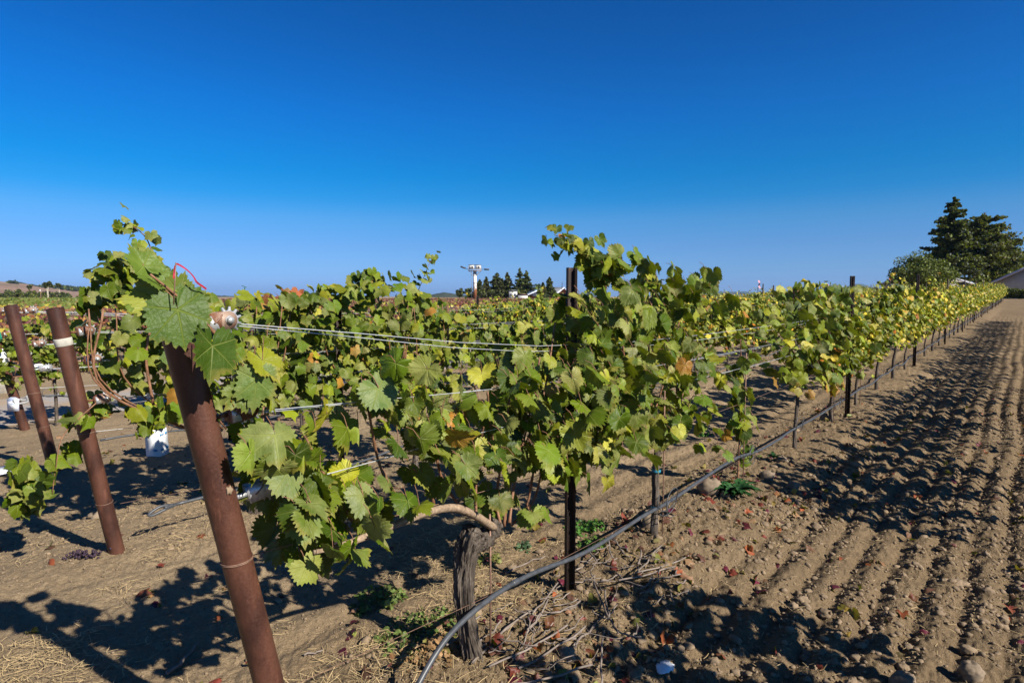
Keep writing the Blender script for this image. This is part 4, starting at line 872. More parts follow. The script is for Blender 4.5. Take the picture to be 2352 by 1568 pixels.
# ------------------------------------------------------------------ clods, straw, fallen leaves, weeds
def lumps(n, S, Nn, size, rg, tpl, squash=.7):
    v, f = tpl; k = len(v); base = v[None] * (1 + rg.uniform(-.25, .25, (n, k, 1))); sc = size[:, None, None] * rg.uniform(.6, 1.3, (n, 1, 3)) * np.array([1, 1, squash])
    a = rg.uniform(0, 6.28, n); V = base * sc; c, q = np.cos(a)[:, None], np.sin(a)[:, None]
    X = V[..., 0] * c - V[..., 1] * q; Y = V[..., 0] * q + V[..., 1] * c
    Z = V[..., 2] + (G(S, Nn) + size * .25)[:, None]
    P = np.stack([X + S[:, None], Y + Nn[:, None], Z], -1).reshape(-1, 3); F = (f[None] + (np.arange(n) * k)[:, None, None]).reshape(-1, 3); return P, F
def ground_things():
    rg = np.random.default_rng(77); mb = MB()
    def rs(n, a, b): return a + (b - a) * rg.random(n) ** 1.6
    for n, s0, s1, n0, n1, lo, hi, tp in ((26000, 1.4, 14, -.5, 1.5, .003, .011, ICO), (3600, 1.4, 11, -.5, 1.5, .010, .024, ICO1), (320, 1.5, 9, -.3, 1.4, .02, .038, ICO2),
                                         (7500, 1.5, 10, 1.3, 2.3, .003, .010, ICO), (320, 1.6, 10, 1.3, 2.3, .012, .03, ICO1), (14000, .0, 8, 2.2, 5.2, .0025, .009, ICO), (240, .2, 8, 2.0, 7, .010, .026, ICO1), (1400, 1, 12, 4, 9.2, .008, .02, ICO)):
        S = rs(n, s0, s1); T = rg.uniform(n0, n1, n); z = lo + (hi - lo) * rg.random(n) ** 2.2; keep = (vn(S * 1.2, T * 1.6, 5) + .5) > rg.random(n) * .8
        S, T, z = S[keep], T[keep], z[keep]; P, F = lumps(len(S), S, T, z, rg, tp); mb.add(P, F)
    tag(mb.obj('earth_clods', M_CLOD, smooth=False), 'crumbled earth clods and small stones scattered over the dry soil', 'clods', kind='stuff')
    # straw
    mb = MB()
    def straw(n, S, T, L, mbx, lift=.02):
        a = rg.uniform(0, 6.28, n); k = 4; t = np.linspace(-.5, .5, k)[None, :]; be = rg.normal(0, .25, (n, 1))
        x = S[:, None] + L[:, None] * (t * np.cos(a)[:, None] - be * t * t * np.sin(a)[:, None]); y = T[:, None] + L[:, None] * (t * np.sin(a)[:, None] + be * t * t * np.cos(a)[:, None])
        z = G(S, T)[:, None] + .006 + rg.uniform(0, lift, (n, 1)) + t * rg.normal(0, .15, (n, 1)) * L[:, None]; z = np.maximum(z, G(x, y) + .002)
        wd = rg.uniform(.0006, .0014, (n, 1)); dx = -np.sin(a)[:, None] * wd; dy = np.cos(a)[:, None] * wd
        V = np.stack([np.stack([x + dx, y + dy, z], -1), np.stack([x - dx, y - dy, z + .0006], -1)], 2).reshape(n, -1, 3)
        i = np.arange(k - 1); q = np.stack([2 * i, 2 * i + 1, 2 * i + 3, 2 * i + 2], -1); F = (q[None] + (np.arange(n) * 2 * k)[:, None, None]).reshape(-1, 4)
        c = np.where(rg.random((n, 1)) < .25, .55, 1) * rg.uniform(.7, 1.15, (n, 1)) * np.array([[.50, .37, .19]]); C = np.repeat(np.c_[c, np.ones(n)], 2 * k, 0); mbx.add(V.reshape(-1, 3), F, 0, C)
    for n, s0, s1, n0, n1, L0, L1, th in ((15000, .2, 3.2, 1.9, 4.1, .02, .09, .40), (9000, .2, 5.5, 2.2, 5.8, .02, .08, .34), (2600, 1.2, 6, 1.2, 2.3, .03, .12, .4), (4200, 1.4, 9, -.4, 1.4, .012, .05, .25), (2500, .5, 8, 4, 8.5, .03, .1, .45)):
        S = rs(n, s0, s1); T = rg.uniform(n0, n1, n); keep = (fbm(S * 1.7, T * 2.4, 15) + .5) > th + .25 * rg.random(n); S, T = S[keep], T[keep]; straw(len(S), S, T, rg.uniform(L0, L1, len(S)), mb)
    k = N('straw_litter'); at = k.n('ShaderNodeAttribute', attribute_name='Col').outputs['Color']; k.done(k.bsdf(at, .7, 0, .25))
    tag(mb.obj('straw', k.m, color=True), 'dry straw and grass stalks strewn over the soil', 'straw', kind='stuff')
    # fallen leaves
    mb = MB(); FL = [((.20, .045, .03), .26), ((.13, .02, .04), .24), ((.32, .09, .035), .12), ((.28, .16, .09), .2), ((.26, .28, .08), .03), ((.12, .06, .04), .15)]
    for n, s0, s1, n0, n1 in ((360, 1.5, 14, -.5, 1.5), (230, 1.9, 5.5, 1.25, 2.15), (80, 5, 12, 1.2, 2.2), (90, .4, 7, 2.2, 5), (120, 2, 12, 4, 8.5), (50, 1.0, 1.9, 1.3, 2.6)):
        S = rs(n, s0, s1); T = rg.uniform(n0, n1, n); cx = rg.uniform(s0, s1, 14); 
        nm = np.array([0, 0, 1.0]) + rg.normal(0, .45, (n, 3)); tp = rg.normal(0, 1, (n, 3))
        add_leaves(mb, np.c_[S, T, G(S, T) + .016], rg.uniform(.03, .07, n), pick(FL, n, rg, .3), rg, 2, nm, tp, 0, 2.2)
    tag(mb.obj('fallen_leaves', M_LEAFLO, smooth=False, color=True), 'curled red and brown fallen vine leaves littering the soil', 'fallen leaves', kind='stuff')
    # tangle of prunings by the first stake
    mb = MB()
    for i in range(95):
        a = rg.uniform(0, 6.28) if i > 30 else rg.normal(.1, .5); L = rg.uniform(.06, .2) if i > 16 else rg.uniform(.25, .5); c = np.array([rg.uniform(1.95, 3.3), rg.uniform(1.35, 1.95)])
        t = np.linspace(-.5, .5, 6); x = c[0] + L * t * math.cos(a) + rg.normal(0, .006, 6); y = c[1] + L * t * math.sin(a) + rg.normal(0, .006, 6)
        z0 = float(np.max(G(x, y))); z = z0 + .006 + rg.uniform(0, .02) + t * rg.normal(0, .06) * L + (.03 * np.abs(t)); tube(mb, np.c_[x, y, z], rg.uniform(.0015, .0045) if i > 16 else .005, 5)
    tag(mb.obj('dry_prunings', M_TWIG, smooth=True), 'tangle of dry grey cut canes on the ground around the first stake', 'prunings', kind='stuff')
    # single sticks
    for i, ((u1, v1), (u2, v2), r, lab) in enumerate([((1310, 1512), (1400, 1418), .006, 'short grey stick lying slanted on the furrowed soil'), ((1085, 1560), (1180, 1462), .006, 'long forked grey cane lying beside the gnarled trunk'), ((1160, 1330), (1250, 1290), .005, 'pale cane lying behind the first steel stake'), ((1480, 1160 + 150), (1520, 1290), .004, 'thin cane beside the slim trunk'), ((390, 1560), (460, 1490), .009, 'weathered flat stick on the straw at the lower left'), ((700, 1530), (742, 1518), .005, 'brown twig on soil right of the near post')]):
        a, b = on_ground(u1, v1), on_ground(u2, v2); P = np.linspace(a, b, 8); P[:, :2] += rg.normal(0, .004, (8, 2)); P[:, 2] = G(P[:, 0], P[:, 1]).max() * .5 + G(P[:, 0], P[:, 1]) * .5 + .012
        m = MB(); tube(m, P, np.linspace(r, r * .6, 8), 7); tag(m.obj('stick', M_TWIG, smooth=True), lab, 'stick', 'loose sticks on the ground')
    # stones
    M_ROCK = simple('dusty_stone', (.20, .155, .11), .95, var=.3, scale=12, bump=.7, spec=.1)
    for (u, v, r, lab, sq) in [(1628, 1152, .088, 'large rounded dusty stone under the drip hose', .9), (1664, 1158, .040, 'brown stone between the large stone and the green weed', .9), (1492, 1232, .062, 'upright stone leaning at the foot of the slim trunk', 1.3), (1897, 975, .075, 'round stone near the second steel stake', .9), (1820, 1124, .058, 'sunlit rock in the shade of the furrows', .75), (1763, 1108, .07, 'dark flat stone in the shade of the furrows', .6), (1795, 1072, .06, 'dark stone near the fourth trunk', .6),
                               (1300, 1520, .04, 'pale stone at the bottom beside the prunings', .9), (2230, 1540, .05, 'lump of earth near the bottom right corner', .9), (220, 1262 - 75, .045, 'pale stone below the hanging shoot', .8), (2075, 1555, .055, 'brown lump of earth at the bottom edge of the furrows', .9)]:
        p = on_ground(u, v); m = MB(); q = ICO3[0]; d = 1 + .22 * fbm(q[:, 0] * 1.7 + u, q[:, 1] * 1.7 + q[:, 2] * 2.1, 3) * 2 + .10 * fbm(q[:, 0] * 6 + v, q[:, 1] * 6 + q[:, 2] * 5, 8)
        m.add(q * d[:, None] * r * np.array([1, .9, sq]), ICO3[1]); tag(m.obj('stone', M_ROCK, None, (p[0], p[1], g1(p[0], p[1]) + r * sq * .45), smooth=True), lab, 'stone', 'loose stones on the soil')
    # leafy weeds
    def weed(p, rad, n, name, lab, col, kind=None, size=.03):
        m = MB(); P = []; nm = []; tp = []
        a = rg.uniform(0, 6.28, n); q = rad * rg.random(n) ** .6; X, Y = p[0] + q * np.cos(a), p[1] + q * np.sin(a) * .8
        Z = G(X, Y) + rg.uniform(.008, .05, n) * (1.3 - q / rad)
        add_leaves(m, np.c_[X, Y, Z], rg.uniform(.5, 1.3, n) * size, np.c_[np.array(col) * rg.uniform(.6, 1.5, (n, 1)), np.zeros(n)], rg, 2, np.array([0, -.2, 1.0]) + rg.normal(0, .55, (n, 3)), np.stack([np.cos(a), np.sin(a), 0 * a], 1), 0, 1.8)
        o = m.obj(name, M_LEAFLO, None, color=True)
        return o
    def rosette(p, rad, nb, lab):
        m = MB()
        for i in range(nb):
            a = i * 2.4 + rg.uniform(-.2, .2); L = rad * rg.uniform(.5, 1.1); t = np.linspace(0, 1, 12); up = rg.uniform(.7, 1.6)
            x = L * t * math.cos(a); y = L * t * math.sin(a); z = .02 + L * (up * t - .75 * up * t * t); ax = np.array([-math.sin(a), math.cos(a), 0])
            wd = L * .10 * np.sin(np.pi * t ** .7) * (.6 + 1.2 * (np.arange(12) % 2)) + .002
            c = np.c_[x, y, z]; V = np.concatenate([c - ax * wd[:, None] + (0, 0, .004), c - (0, 0, .003), c + ax * wd[:, None] + (0, 0, .004)]); i_ = np.arange(11)
            F = np.concatenate([np.stack([i_, i_ + 1, i_ + 13, i_ + 12], -1), np.stack([i_ + 12, i_ + 13, i_ + 25, i_ + 24], -1)]); m.add(V, F)
        tag(m.obj('weed', M_WEED, None, (p[0], p[1], g1(p[0], p[1])), smooth=False), lab, 'weed')
    rosette(on_ground(1688, 1156), .19, 70, 'dark green leafy weed rosette at the foot of the young replant')
    rosette(on_ground(1775, 1072), .09, 14, 'small green weed near the fourth front row trunk')
    for (u, v, r, n, lab, c) in [(1345, 1225, .16, 150, 'bright green low weeds behind the first steel stake', (.07, .17, .03)), (1360, 1272, .11, 90, 'green low weeds under the drip hose beside the first stake', (.08, .16, .03)), (975, 1470, .26, 260, 'sparse low green and brown weeds left of the gnarled trunk', (.10, .14, .035)), (1205, 1270, .05, 30, 'tuft of grey green weed', (.06, .11, .05)), (1000, 1520, .2, 160, 'dry brown weed stalks at the foot of the gnarled trunk', (.25, .15, .07)), (1110, 1300, .12, 70, 'low yellowish weeds in the alley behind the trunk', (.14, .15, .04)),
                             (1620, 1000, .10, 40, 'little green seedlings by the alley track', (.07, .18, .03)), (870, 1390, .16, 120, 'low green weeds among red leaves left of the trunk', (.09, .13, .03))]:
        tag(weed(on_ground(u, v), r, n, 'ground_cover', lab, c, size=.028), lab, 'weeds', kind='stuff')
    # crumpled plastic
    m = MB(); q = ICO2[0]; d = 1 + .9 * fbm(q[:, 0] * 2.3, q[:, 1] * 2.3 + q[:, 2] * 2, 12); m.add(q * d[:, None] * np.array([.05, .035, .010]), ICO2[1]); p = on_ground(1527, 1522)
    tag(m.obj('plastic_scrap', M_WHITE, None, (p[0], p[1], g1(p[0], p[1]) + .02)), 'crumpled white plastic scrap lying on the dark furrowed soil', 'litter')
    for i, (u, v) in enumerate([(181, 1298), (214, 1300)]):
        p = on_ground(u, v); m = MB()
        for _ in range(40): add_ball(m, rg.normal(0, 1, 3) * np.array([.028, .02, .012]) + (0, 0, .02), .0075)
        tag(m.obj('fallen_grape_bunch', M_GRAPE, None, (p[0], p[1], g1(p[0], p[1]))), ['dried dark grape bunch on the straw, the left one of two', 'dried dark grape bunch on the straw, the right one of two'][i], 'grapes', 'dried grape bunches on the ground')
    # white card by the third post
    m = MB(); m.box((0, 0, 0), (.30, .17, .003)); p = on_ground(12, 1108); o = m.obj('loose_card', M_WHITE, None, (p[0], p[1], g1(p[0], p[1]) + .05)); o.rotation_euler = (.22, .1, .5); tag(o, 'white blank card lying on the soil at the left edge', 'card')
    # grow tube
    root = empty('grow_tube', (2.42, 6.60, g1(2.42, 6.6)), 'white carton grow tube with blue prints round a young vine in the third row', 'grow tube'); m = MB(); w0 = .07
    V = []
    for z, w_, o_ in ((0, .072, 0), (.14, .071, -.01), (.27, .070, -.022)):
        for x, y in ((-1, -1), (1, -1), (1, 1), (-1, 1)): V.append((x * w_ + o_, y * w_, z))
    inner = [(x * .94, y * .94, z) for x, y, z in V[8:]] + [(x * .9, y * .9, .12) for x, y, z in V[4:8]]
    V += inner; F = []
    for a in (0, 4, 8, 12):
        for i in range(4): F.append((a + i, a + (i + 1) % 4, a + 4 + (i + 1) % 4, a + 4 + i))
    m.add(V, np.array(F)); b = m.obj('carton', M_WHITE, root, rotz=.6)
    blue = simple('blue_ink', (.05, .25, .50), .5)
    def disc(cx, cz, rx, rz, face, mm):
        a = np.linspace(0, 2 * math.pi, 17)[:-1]; pts = [(cx + rx * math.cos(t), cz + rz * math.sin(t)) for t in a]; off = -.0735
        Mx = frameM(np.array([0, 0, 0]), [1, 0, .0], [-.08, 0, 1], [0, -1, 0]) if face == 0 else frameM(np.array([0, 0, 0]), [0, 1, 0], [-.08, 0, 1], [-1, 0, 0])
        prism(mm, pts, -off if face == 0 else .074 + .0, (-off if face == 0 else .074) + .001, 0, Mx)
    m = MB()
    for cx, cz, rx, rz, f in ((-.035, .215, .013, .013, 0), (-.005, .215, .016, .008, 0), (.045, .22, .014, .014, 0), (-.03, .065, .028, .012, 0), (.045, .075, .022, .013, 0), (.06, .04, .004, .006, 0), (-.03, .065, .025, .012, 1), (.03, .215, .014, .014, 1)): disc(cx, cz, rx, rz, f, m)
    m.obj('blue_print', blue, root, rotz=.6)
    lf = MB(); P = np.array([2.40, 6.6, .34]) + rg.normal(0, 1, (26, 3)) * np.array([.07, .06, .04]); local_ = P - np.array([2.42, 6.60, g1(2.42, 6.6)]); add_leaves(lf, local_, rg.uniform(.07, .12, 26), pick(GREEN[:5], 26, rg, .4), rg, 2)
    o = lf.obj('grapevine', M_LEAFLO, None, (2.42, 6.60, g1(2.42, 6.6)), color=True); tag(o, 'tiny young vine poking out of the white grow tube', 'grapevine', GRP[3])
    # small cartons round young vines beyond the road
    for i, (u, v) in enumerate([(66, 788), (86, 838), (42, 800)]):
        p = on_row(u, v, 15.0); m = MB(); m.box((0, 0, -.10), (.14, .14, .24)); m.box((0, -.072, -.06), (.10, .003, .10), 1); o = m.obj('grow_tube', [M_WHITE, blue], None, (p[0], p[1], p[2]), rotz=.4); tag(o, ['white and blue carton showing between the left posts, the higher one', 'white and blue carton showing between the left posts, the lower one', 'blue carton beside the green notice'][i], 'grow tube', 'small cartons beyond the road')
    # ribbons
    def ribbon(pts, wd, label, mats, n=40):
        P = spline(pts, n); T, A, B = frames(P); tw = .45 * np.sin(np.linspace(0, 9, n)); W_ = np.cos(tw)[:, None] * np.array([.3, .1, 1]) + np.sin(tw)[:, None] * np.array([.5, -.8, .1]); W_ = nrmz(W_ - T * (W_ * T).sum(1, keepdims=True)) * wd
        m = MB(); V = np.concatenate([P + W_, P - W_]); i = np.arange(n - 1); m.add(V, np.stack([i, i + 1, i + 1 + n, i + n], -1)); o = m.obj('flagging_ribbon', mats, smooth=True); tag(o, label, 'ribbon', 'flagging ribbons'); return o
    redr = simple('red_foil', (.30, .015, .03), .25, 0, .6, .4, 60)
    W = lambda u, v: on_row(u, v, 1.60)
    ribbon([W(399, 640), W(401, 622), W(404, 607), W(415, 610), W(432, 622), W(445, 636), W(452, 648), W(466, 658), W(474, 664)], .0023, 'twisted red ribbon fluttering above the nearest end post', redr)
    m = MB(); tube(m, [W(399, 700), W(402, 640), W(404, 603)], .0016, 5); tag(m.obj('marker_wire', M_RUSTW, smooth=True), 'thin wire holding up the red ribbon above the nearest post', 'wire')
    for u, v0, d, lab in ((1742, 644, 46, 'red and white ribbon on a far stake right of centre'), (1900, 652, 46, 'pale ribbon on a far stake before the blue mountain')):
        ribbon([at_depth(u, v0, d), at_depth(u + 3, v0 + 6, d), at_depth(u + 1, v0 + 12, d), at_depth(u + 4, v0 + 18, d)], .06, lab, simple('pink_ribbon', (.6, .25, .28), .5), 12)
ground_things()
# ------------------------------------------------------------------ background: trees, buildings, poles, hills
def crown_leaves(lf, P, size, cols, rg):
    n = len(P); c = np.array(cols)[rg.integers(0, len(cols), n)] * rg.uniform(.7, 1.3, (n, 1)); add_leaves(lf, P, size * rg.uniform(.6, 1.4, n), np.c_[c, np.zeros(n)], rg, 0, nrmz(rg.normal(0, 1, (n, 3)) + np.array([0, -.3, .5])), rg.normal(0, 1, (n, 3)))
DK = [(.022, .036, .018), (.035, .045, .02), (.05, .05, .025), (.018, .028, .016)]
def conifer(u, vt, hw, d, label, seed, cols=DK, dens=1.0, low=.08, gap=.25, up=.0, name='conifer', spread=1.0, group='trees behind the vineyard', tipbare=0.0, size=None, power=.85):
    rg = np.random.default_rng(seed); base = at_depth(u, 681, d); g = float(gz(base[0], base[1])); top = at_depth(u, vt, d)[2] - g; R_ = hw * d / F_PX * (1.75 if d > 190 else 1.0)
    root = empty(name, (base[0], base[1], g), label, 'tree', group); tr = MB(); rt = top * .018 + .08
    tube(tr, [(0, 0, -.3), (0, 0, top * .3), (rg.uniform(-.1, .1), 0, top * .7), (0, 0, top)], [rt * 1.3, rt, rt * .55, .03], 8)
    lf = MB(); pts = []; z = top * low; sz = size or max(.16, d * .0016)
    while z < top * (1 - tipbare):
        t = z / top; L0 = R_ * (1 - t) ** power * (1 if t > low + .12 else .8) + .02 * top * (1 - t)
        for _ in range(5 if d < 150 else 4):
            if rg.random() < gap: continue
            a = rg.uniform(0, 6.28); L = L0 * rg.uniform(.45, 1.15); m = 9; q = np.linspace(.12, 1, m)
            B = np.stack([L * q * math.cos(a), L * q * math.sin(a), z + L * (up * q + .16 * q * q - .14 * q)], 1); tube(tr, B[[0, 4, 8]], [rt * .22, rt * .13, .01], 3, cap=False)
            k = int(26 * dens * (L / sz) ** .85 / 3) + 2; w_ = rg.integers(0, m, k); pts.append(B[w_] + rg.normal(0, 1, (k, 3)) * np.array([.09, .09, .05]) * (L * .8 + .3) * spread)
        z += top * .026 * (1 + (t < .3) * .3)
    if tipbare:
        for _ in range(10): a = rg.uniform(0, 6.28); z = top * rg.uniform(1 - tipbare, .99); tube(tr, [(0, 0, z), (.5 * math.cos(a) * (top / 17), .5 * math.sin(a) * (top / 17), z + .35)], [.03, .01], 3)
    P = np.concatenate(pts); P[:, 2] = np.maximum(P[:, 2], .2); crown_leaves(lf, P, sz * 1.7, cols, rg)
    tr.obj('trunk', M_BARK, root, smooth=True); lf.obj('crown', M_LEAFLO, root, color=True)
def broadleaf(u, vt, hw, d, label, seed, cols, vb=None, n=1600, nc=22, name='tree', size=None, stems=1, group='trees behind the vineyard', trunkm=None):
    rg = np.random.default_rng(seed); base = at_depth(u, 681, d); g = float(gz(base[0], base[1])); top = at_depth(u, vt, d)[2] - g; R_ = hw * d / F_PX; zb = 0 if vb is None else at_depth(u, vb, d)[2] - g
    root = empty(name, (base[0], base[1], g), label, 'tree', group); lf = MB(); tr = MB(); c = []
    for _ in range(nc):
        v = nrmz(rg.normal(0, 1, 3)) * rg.random() ** .4 * .78; c.append(v * np.array([R_, R_, (top - zb) / 2]) + np.array([0, 0, (top + zb) / 2]))
    c = np.array(c); rr = rg.uniform(.22, .42, nc) * min(R_, (top - zb) / 1.6); k = rg.integers(0, nc, n); v = nrmz(rg.normal(0, 1, (n, 3))) * (rg.random((n, 1)) ** .35)
    P = c[k] + v * rr[k][:, None] * np.array([1, 1, .85]); P[:, 2] = np.clip(P[:, 2], max(zb - .3, .05), None); crown_leaves(lf, P, size or max(.2, d * .0019), cols, rg)
    for q in range(stems):
        e = c[rg.integers(0, nc)]; tube(tr, spline([(rg.uniform(-.2, .2), 0, -.3), (e[0] * .3, e[1] * .3, max(zb, top * .3)), tuple(e)], 8), np.linspace(top * .022 + .05, .04, 8), 7)
    for q in range(min(nc, 9)): tube(tr, [(0, 0, max(zb * .8, top * .2)), tuple(c[q])], [top * .01 + .03, .02], 4)
    tr.obj('trunk', trunkm or M_BARK, root, smooth=True); lf.obj('crown', M_LEAFLO, root, color=True)
def trees():
    E = [(.035, .045, .025), (.05, .055, .03), (.025, .033, .02)]
    conifer(2181, 455, 72, 112, 'tallest dark redwood with pointed top rising behind the round bush on the right', 1, [(.014, .026, .014), (.022, .034, .016), (.045, .042, .018), (.012, .02, .012)], 1.8, .12, .12, .02, spread=.9, size=.26, power=.62)
    conifer(2250, 487, 95, 122, 'broad olive green conifer with bare spiky tip, right of the tallest redwood', 2, [(.05, .065, .022), (.075, .08, .022), (.03, .045, .018), (.09, .07, .02)], 1.5, .1, .15, .12, tipbare=.07, spread=1.05, size=.27, power=.5)
    conifer(2300, 545, 60, 126, 'olive green conifer between the broad conifer and the pale house', 22, [(.05, .065, .022), (.07, .075, .022), (.03, .045, .018)], 1.4, .1, .12, .12, spread=1.1, size=.27, power=.45)
    broadleaf(2340, 572, 36, 126, 'thin reddish tree at the right edge above the house roof', 3, [(.06, .045, .025), (.035, .04, .022), (.09, .05, .03)], 650, 900, 16, size=.3)
    broadleaf(2122, 578, 70, 88, 'big rounded grey-green olive bush in front of the redwoods', 4, [(.09, .115, .03), (.06, .08, .022), (.13, .15, .04), (.035, .05, .018)], 684, 17000, 40, size=.22, stems=3)
    for i, (u, vt, hw, gp) in enumerate([(1102, 643, 13, .2), (1117, 636, 11, .2), (1142, 627, 20, .12), (1165, 626, 14, .15), (1153, 640, 16, .1)]):
        conifer(u, vt, hw, 255 + 3 * i, ['dark spreading conifer just right of the rusty tower', 'narrow conifer with a thin top, second right of the tower', 'widest dense conifer of the central group', 'pointed conifer on the right of the widest one', 'shorter conifer squeezed between the two dense ones'][i], 10 + i, [(.03, .036, .022), (.045, .045, .028), (.05, .042, .028)], 1.1, .04, gp, .04)
    conifer(1194, 616, 14, 262, 'tall thin see-through conifer, highest of the central group', 20, DK, .6, .15, .3, .04); conifer(1209, 622, 20, 265, 'sparse conifer with a long branch to the right', 21, DK, .6, .12, .3, .06)
    conifer(1247, 649, 9, 205, 'small dark conifer between the palm and the grey roof', 23, DK, 1, .03, .1, .05); conifer(1262, 636, 11, 207, 'dark pointed conifer in front of the grey roof', 24, DK, 1, .03, .1, .05)
    for i, (u, vt, hw, d) in enumerate([(1056, 657, 13, 262), (1076, 658, 12, 265), (1090, 664, 12, 262)]):
        broadleaf(u, vt, hw, d, ['rounded eucalyptus at the left end of the central group', 'eucalyptus just left of the tower', 'low eucalyptus behind the tower foot'][i], 30 + i, E, None, 900, 14)
    for i, (u, vt, hw) in enumerate([(1105, 668, 14), (1128, 664, 14), (1150, 662, 16), (1172, 664, 12), (1200, 672, 10)]):
        broadleaf(u, vt, hw, 250, ['dark undergrowth beside the tower foot', 'dark bushy tree below the narrow conifer', 'dark bushy tree below the widest conifer', 'dark bushy tree left of the white house', 'shrub right of the white house'][i], 90 + i, [(.02, .028, .016), (.035, .042, .022)], None, 900, 10)
    broadleaf(1306, 659, 6, 240, 'small tree right of the brown gabled house', 34, E, None, 300, 8); broadleaf(1354, 643, 13, 150, 'green tree behind the first steel stake', 35, [(.06, .08, .03), (.04, .06, .022)], None, 1200, 14); broadleaf(1570, 655, 24, 120, 'pale green tree low behind the shoot tips', 36, [(.09, .12, .06), (.06, .085, .04)], None, 1500, 14)
    # palm
    d = 215; b = at_depth(1237, 681, d); g = float(gz(b[0], b[1])); h = at_depth(1237, 656, d)[2] - g; root = empty('palm_tree', (b[0], b[1], g), 'palm tree with feathery crown beside the grey roof', 'tree', 'trees behind the vineyard'); m = MB(); tube(m, [(0, 0, -.2), (0, 0, h)], [.4, .33], 10); m.obj('trunk', M_BARK, root); rg = np.random.default_rng(8); m = MB()
    for i in range(46):
        a = i * 2.4; el = rg.uniform(-.5, 1.3); L = rg.uniform(1.5, 1.95); t = np.linspace(0, 1, 7); x = L * t * math.cos(el * .9); z = h + L * t * math.sin(el) - .9 * t * t; c = np.c_[x * math.cos(a), x * math.sin(a), z]; ax = np.array([-math.sin(a), math.cos(a), 0]); wd = .17 * np.sin(np.pi * (t * .85 + .1))[:, None]
        V = np.concatenate([c + ax * wd - (0, 0, .08), c, c - ax * wd - (0, 0, .08)]); j = np.arange(6); m.add(V, np.concatenate([np.stack([j, j + 1, j + 8, j + 7], -1), np.stack([j + 7, j + 8, j + 15, j + 14], -1)]))
    m.obj('crown', simple('palm_green', (.045, .075, .02), .6, var=.5, scale=2), root)
    # hedgerow on the left
    L = [(5, 668, 15, 'grey-green tree at the far left edge'), (26, 655, 17, 'dark domed tree, tallest of the left hedgerow'), (45, 660, 8, 'dark tree right of the domed one'), (48, 670, 13, 'brown-green shrub below the dark domed tree'), (74, 666, 14, 'yellow-green tree left of the utility pole'), (62, 671, 12, 'brown shrub in the middle of the left hedgerow'), (96, 670, 10, 'dark shrub behind the utility pole'), (112, 667, 14, 'rounded shrub below the tall eucalyptus'), (128, 667, 13, 'dark tree below the forked trunk'), (146, 668, 12, 'olive tree at the right of the left hedgerow'), (157, 675, 8, 'low shrub ending the left hedgerow'), (188, 679, 13, 'low dark shrubs beside the brown shed'), (20, 672, 12, 'bluish shrub at the left of the hedgerow'), (84, 674, 10, 'low brown shrub near the utility pole'), (222, 676, 10, 'small dark shrub right of the white trailer')]
    for i, (u, vt, hw, lab) in enumerate(L):
        broadleaf(u, vt, hw * 1.1, 335 + 6 * (i % 4), lab, 50 + i, [E, [(.06, .06, .04), (.08, .07, .045)], [(.08, .09, .025), (.06, .075, .03)], [(.03, .05, .025), (.045, .06, .03)]][(i * 7 + (i == 4) * 2) % 4], None, 900, 12, 'hedgerow_tree', group='hedgerow trees on the left')
    PW = simple('pale_bark', (.42, .38, .30), .8)
    broadleaf(110, 646, 13, 350, 'tall airy eucalyptus with pale trunk above the left hedgerow', 80, E, 661, 900, 11, 'eucalyptus', 1.0, 3, 'hedgerow trees on the left', PW); broadleaf(136, 650, 8, 352, 'smaller airy eucalyptus leaning right with pale forked trunk', 81, E, 660, 420, 7, 'eucalyptus', 1.0, 2, 'hedgerow trees on the left', PW)
    broadleaf(68, 652, 7, 360, 'thin half-bare tree above the yellow-green one', 82, [(.07, .065, .05)], 664, 130, 6, 'bare_tree', 1.0, 2, 'hedgerow trees on the left')
    # hedge in front of the right house
    rg = np.random.default_rng(9); n = 9000; lf = MB(); P = np.c_[rg.uniform(91, 93.5, n), rg.uniform(-9, 5.3, n), 0 * np.ones(n)]; P[:, 2] = rg.random(n) ** .7 * (1.35 + .5 * fbm(P[:, 1] * .8, P[:, 0] * 0, 3)) + .05; P[:, 2] += gz(P[:, 0], P[:, 1])
    crown_leaves(lf, P, .17, [(.018, .03, .012), (.03, .045, .015), (.012, .02, .01)], rg); o = lf.obj('hedge', M_LEAFLO, color=True); tag(o, 'dark clipped hedge in front of the pale house at the right edge', 'hedge')
trees()
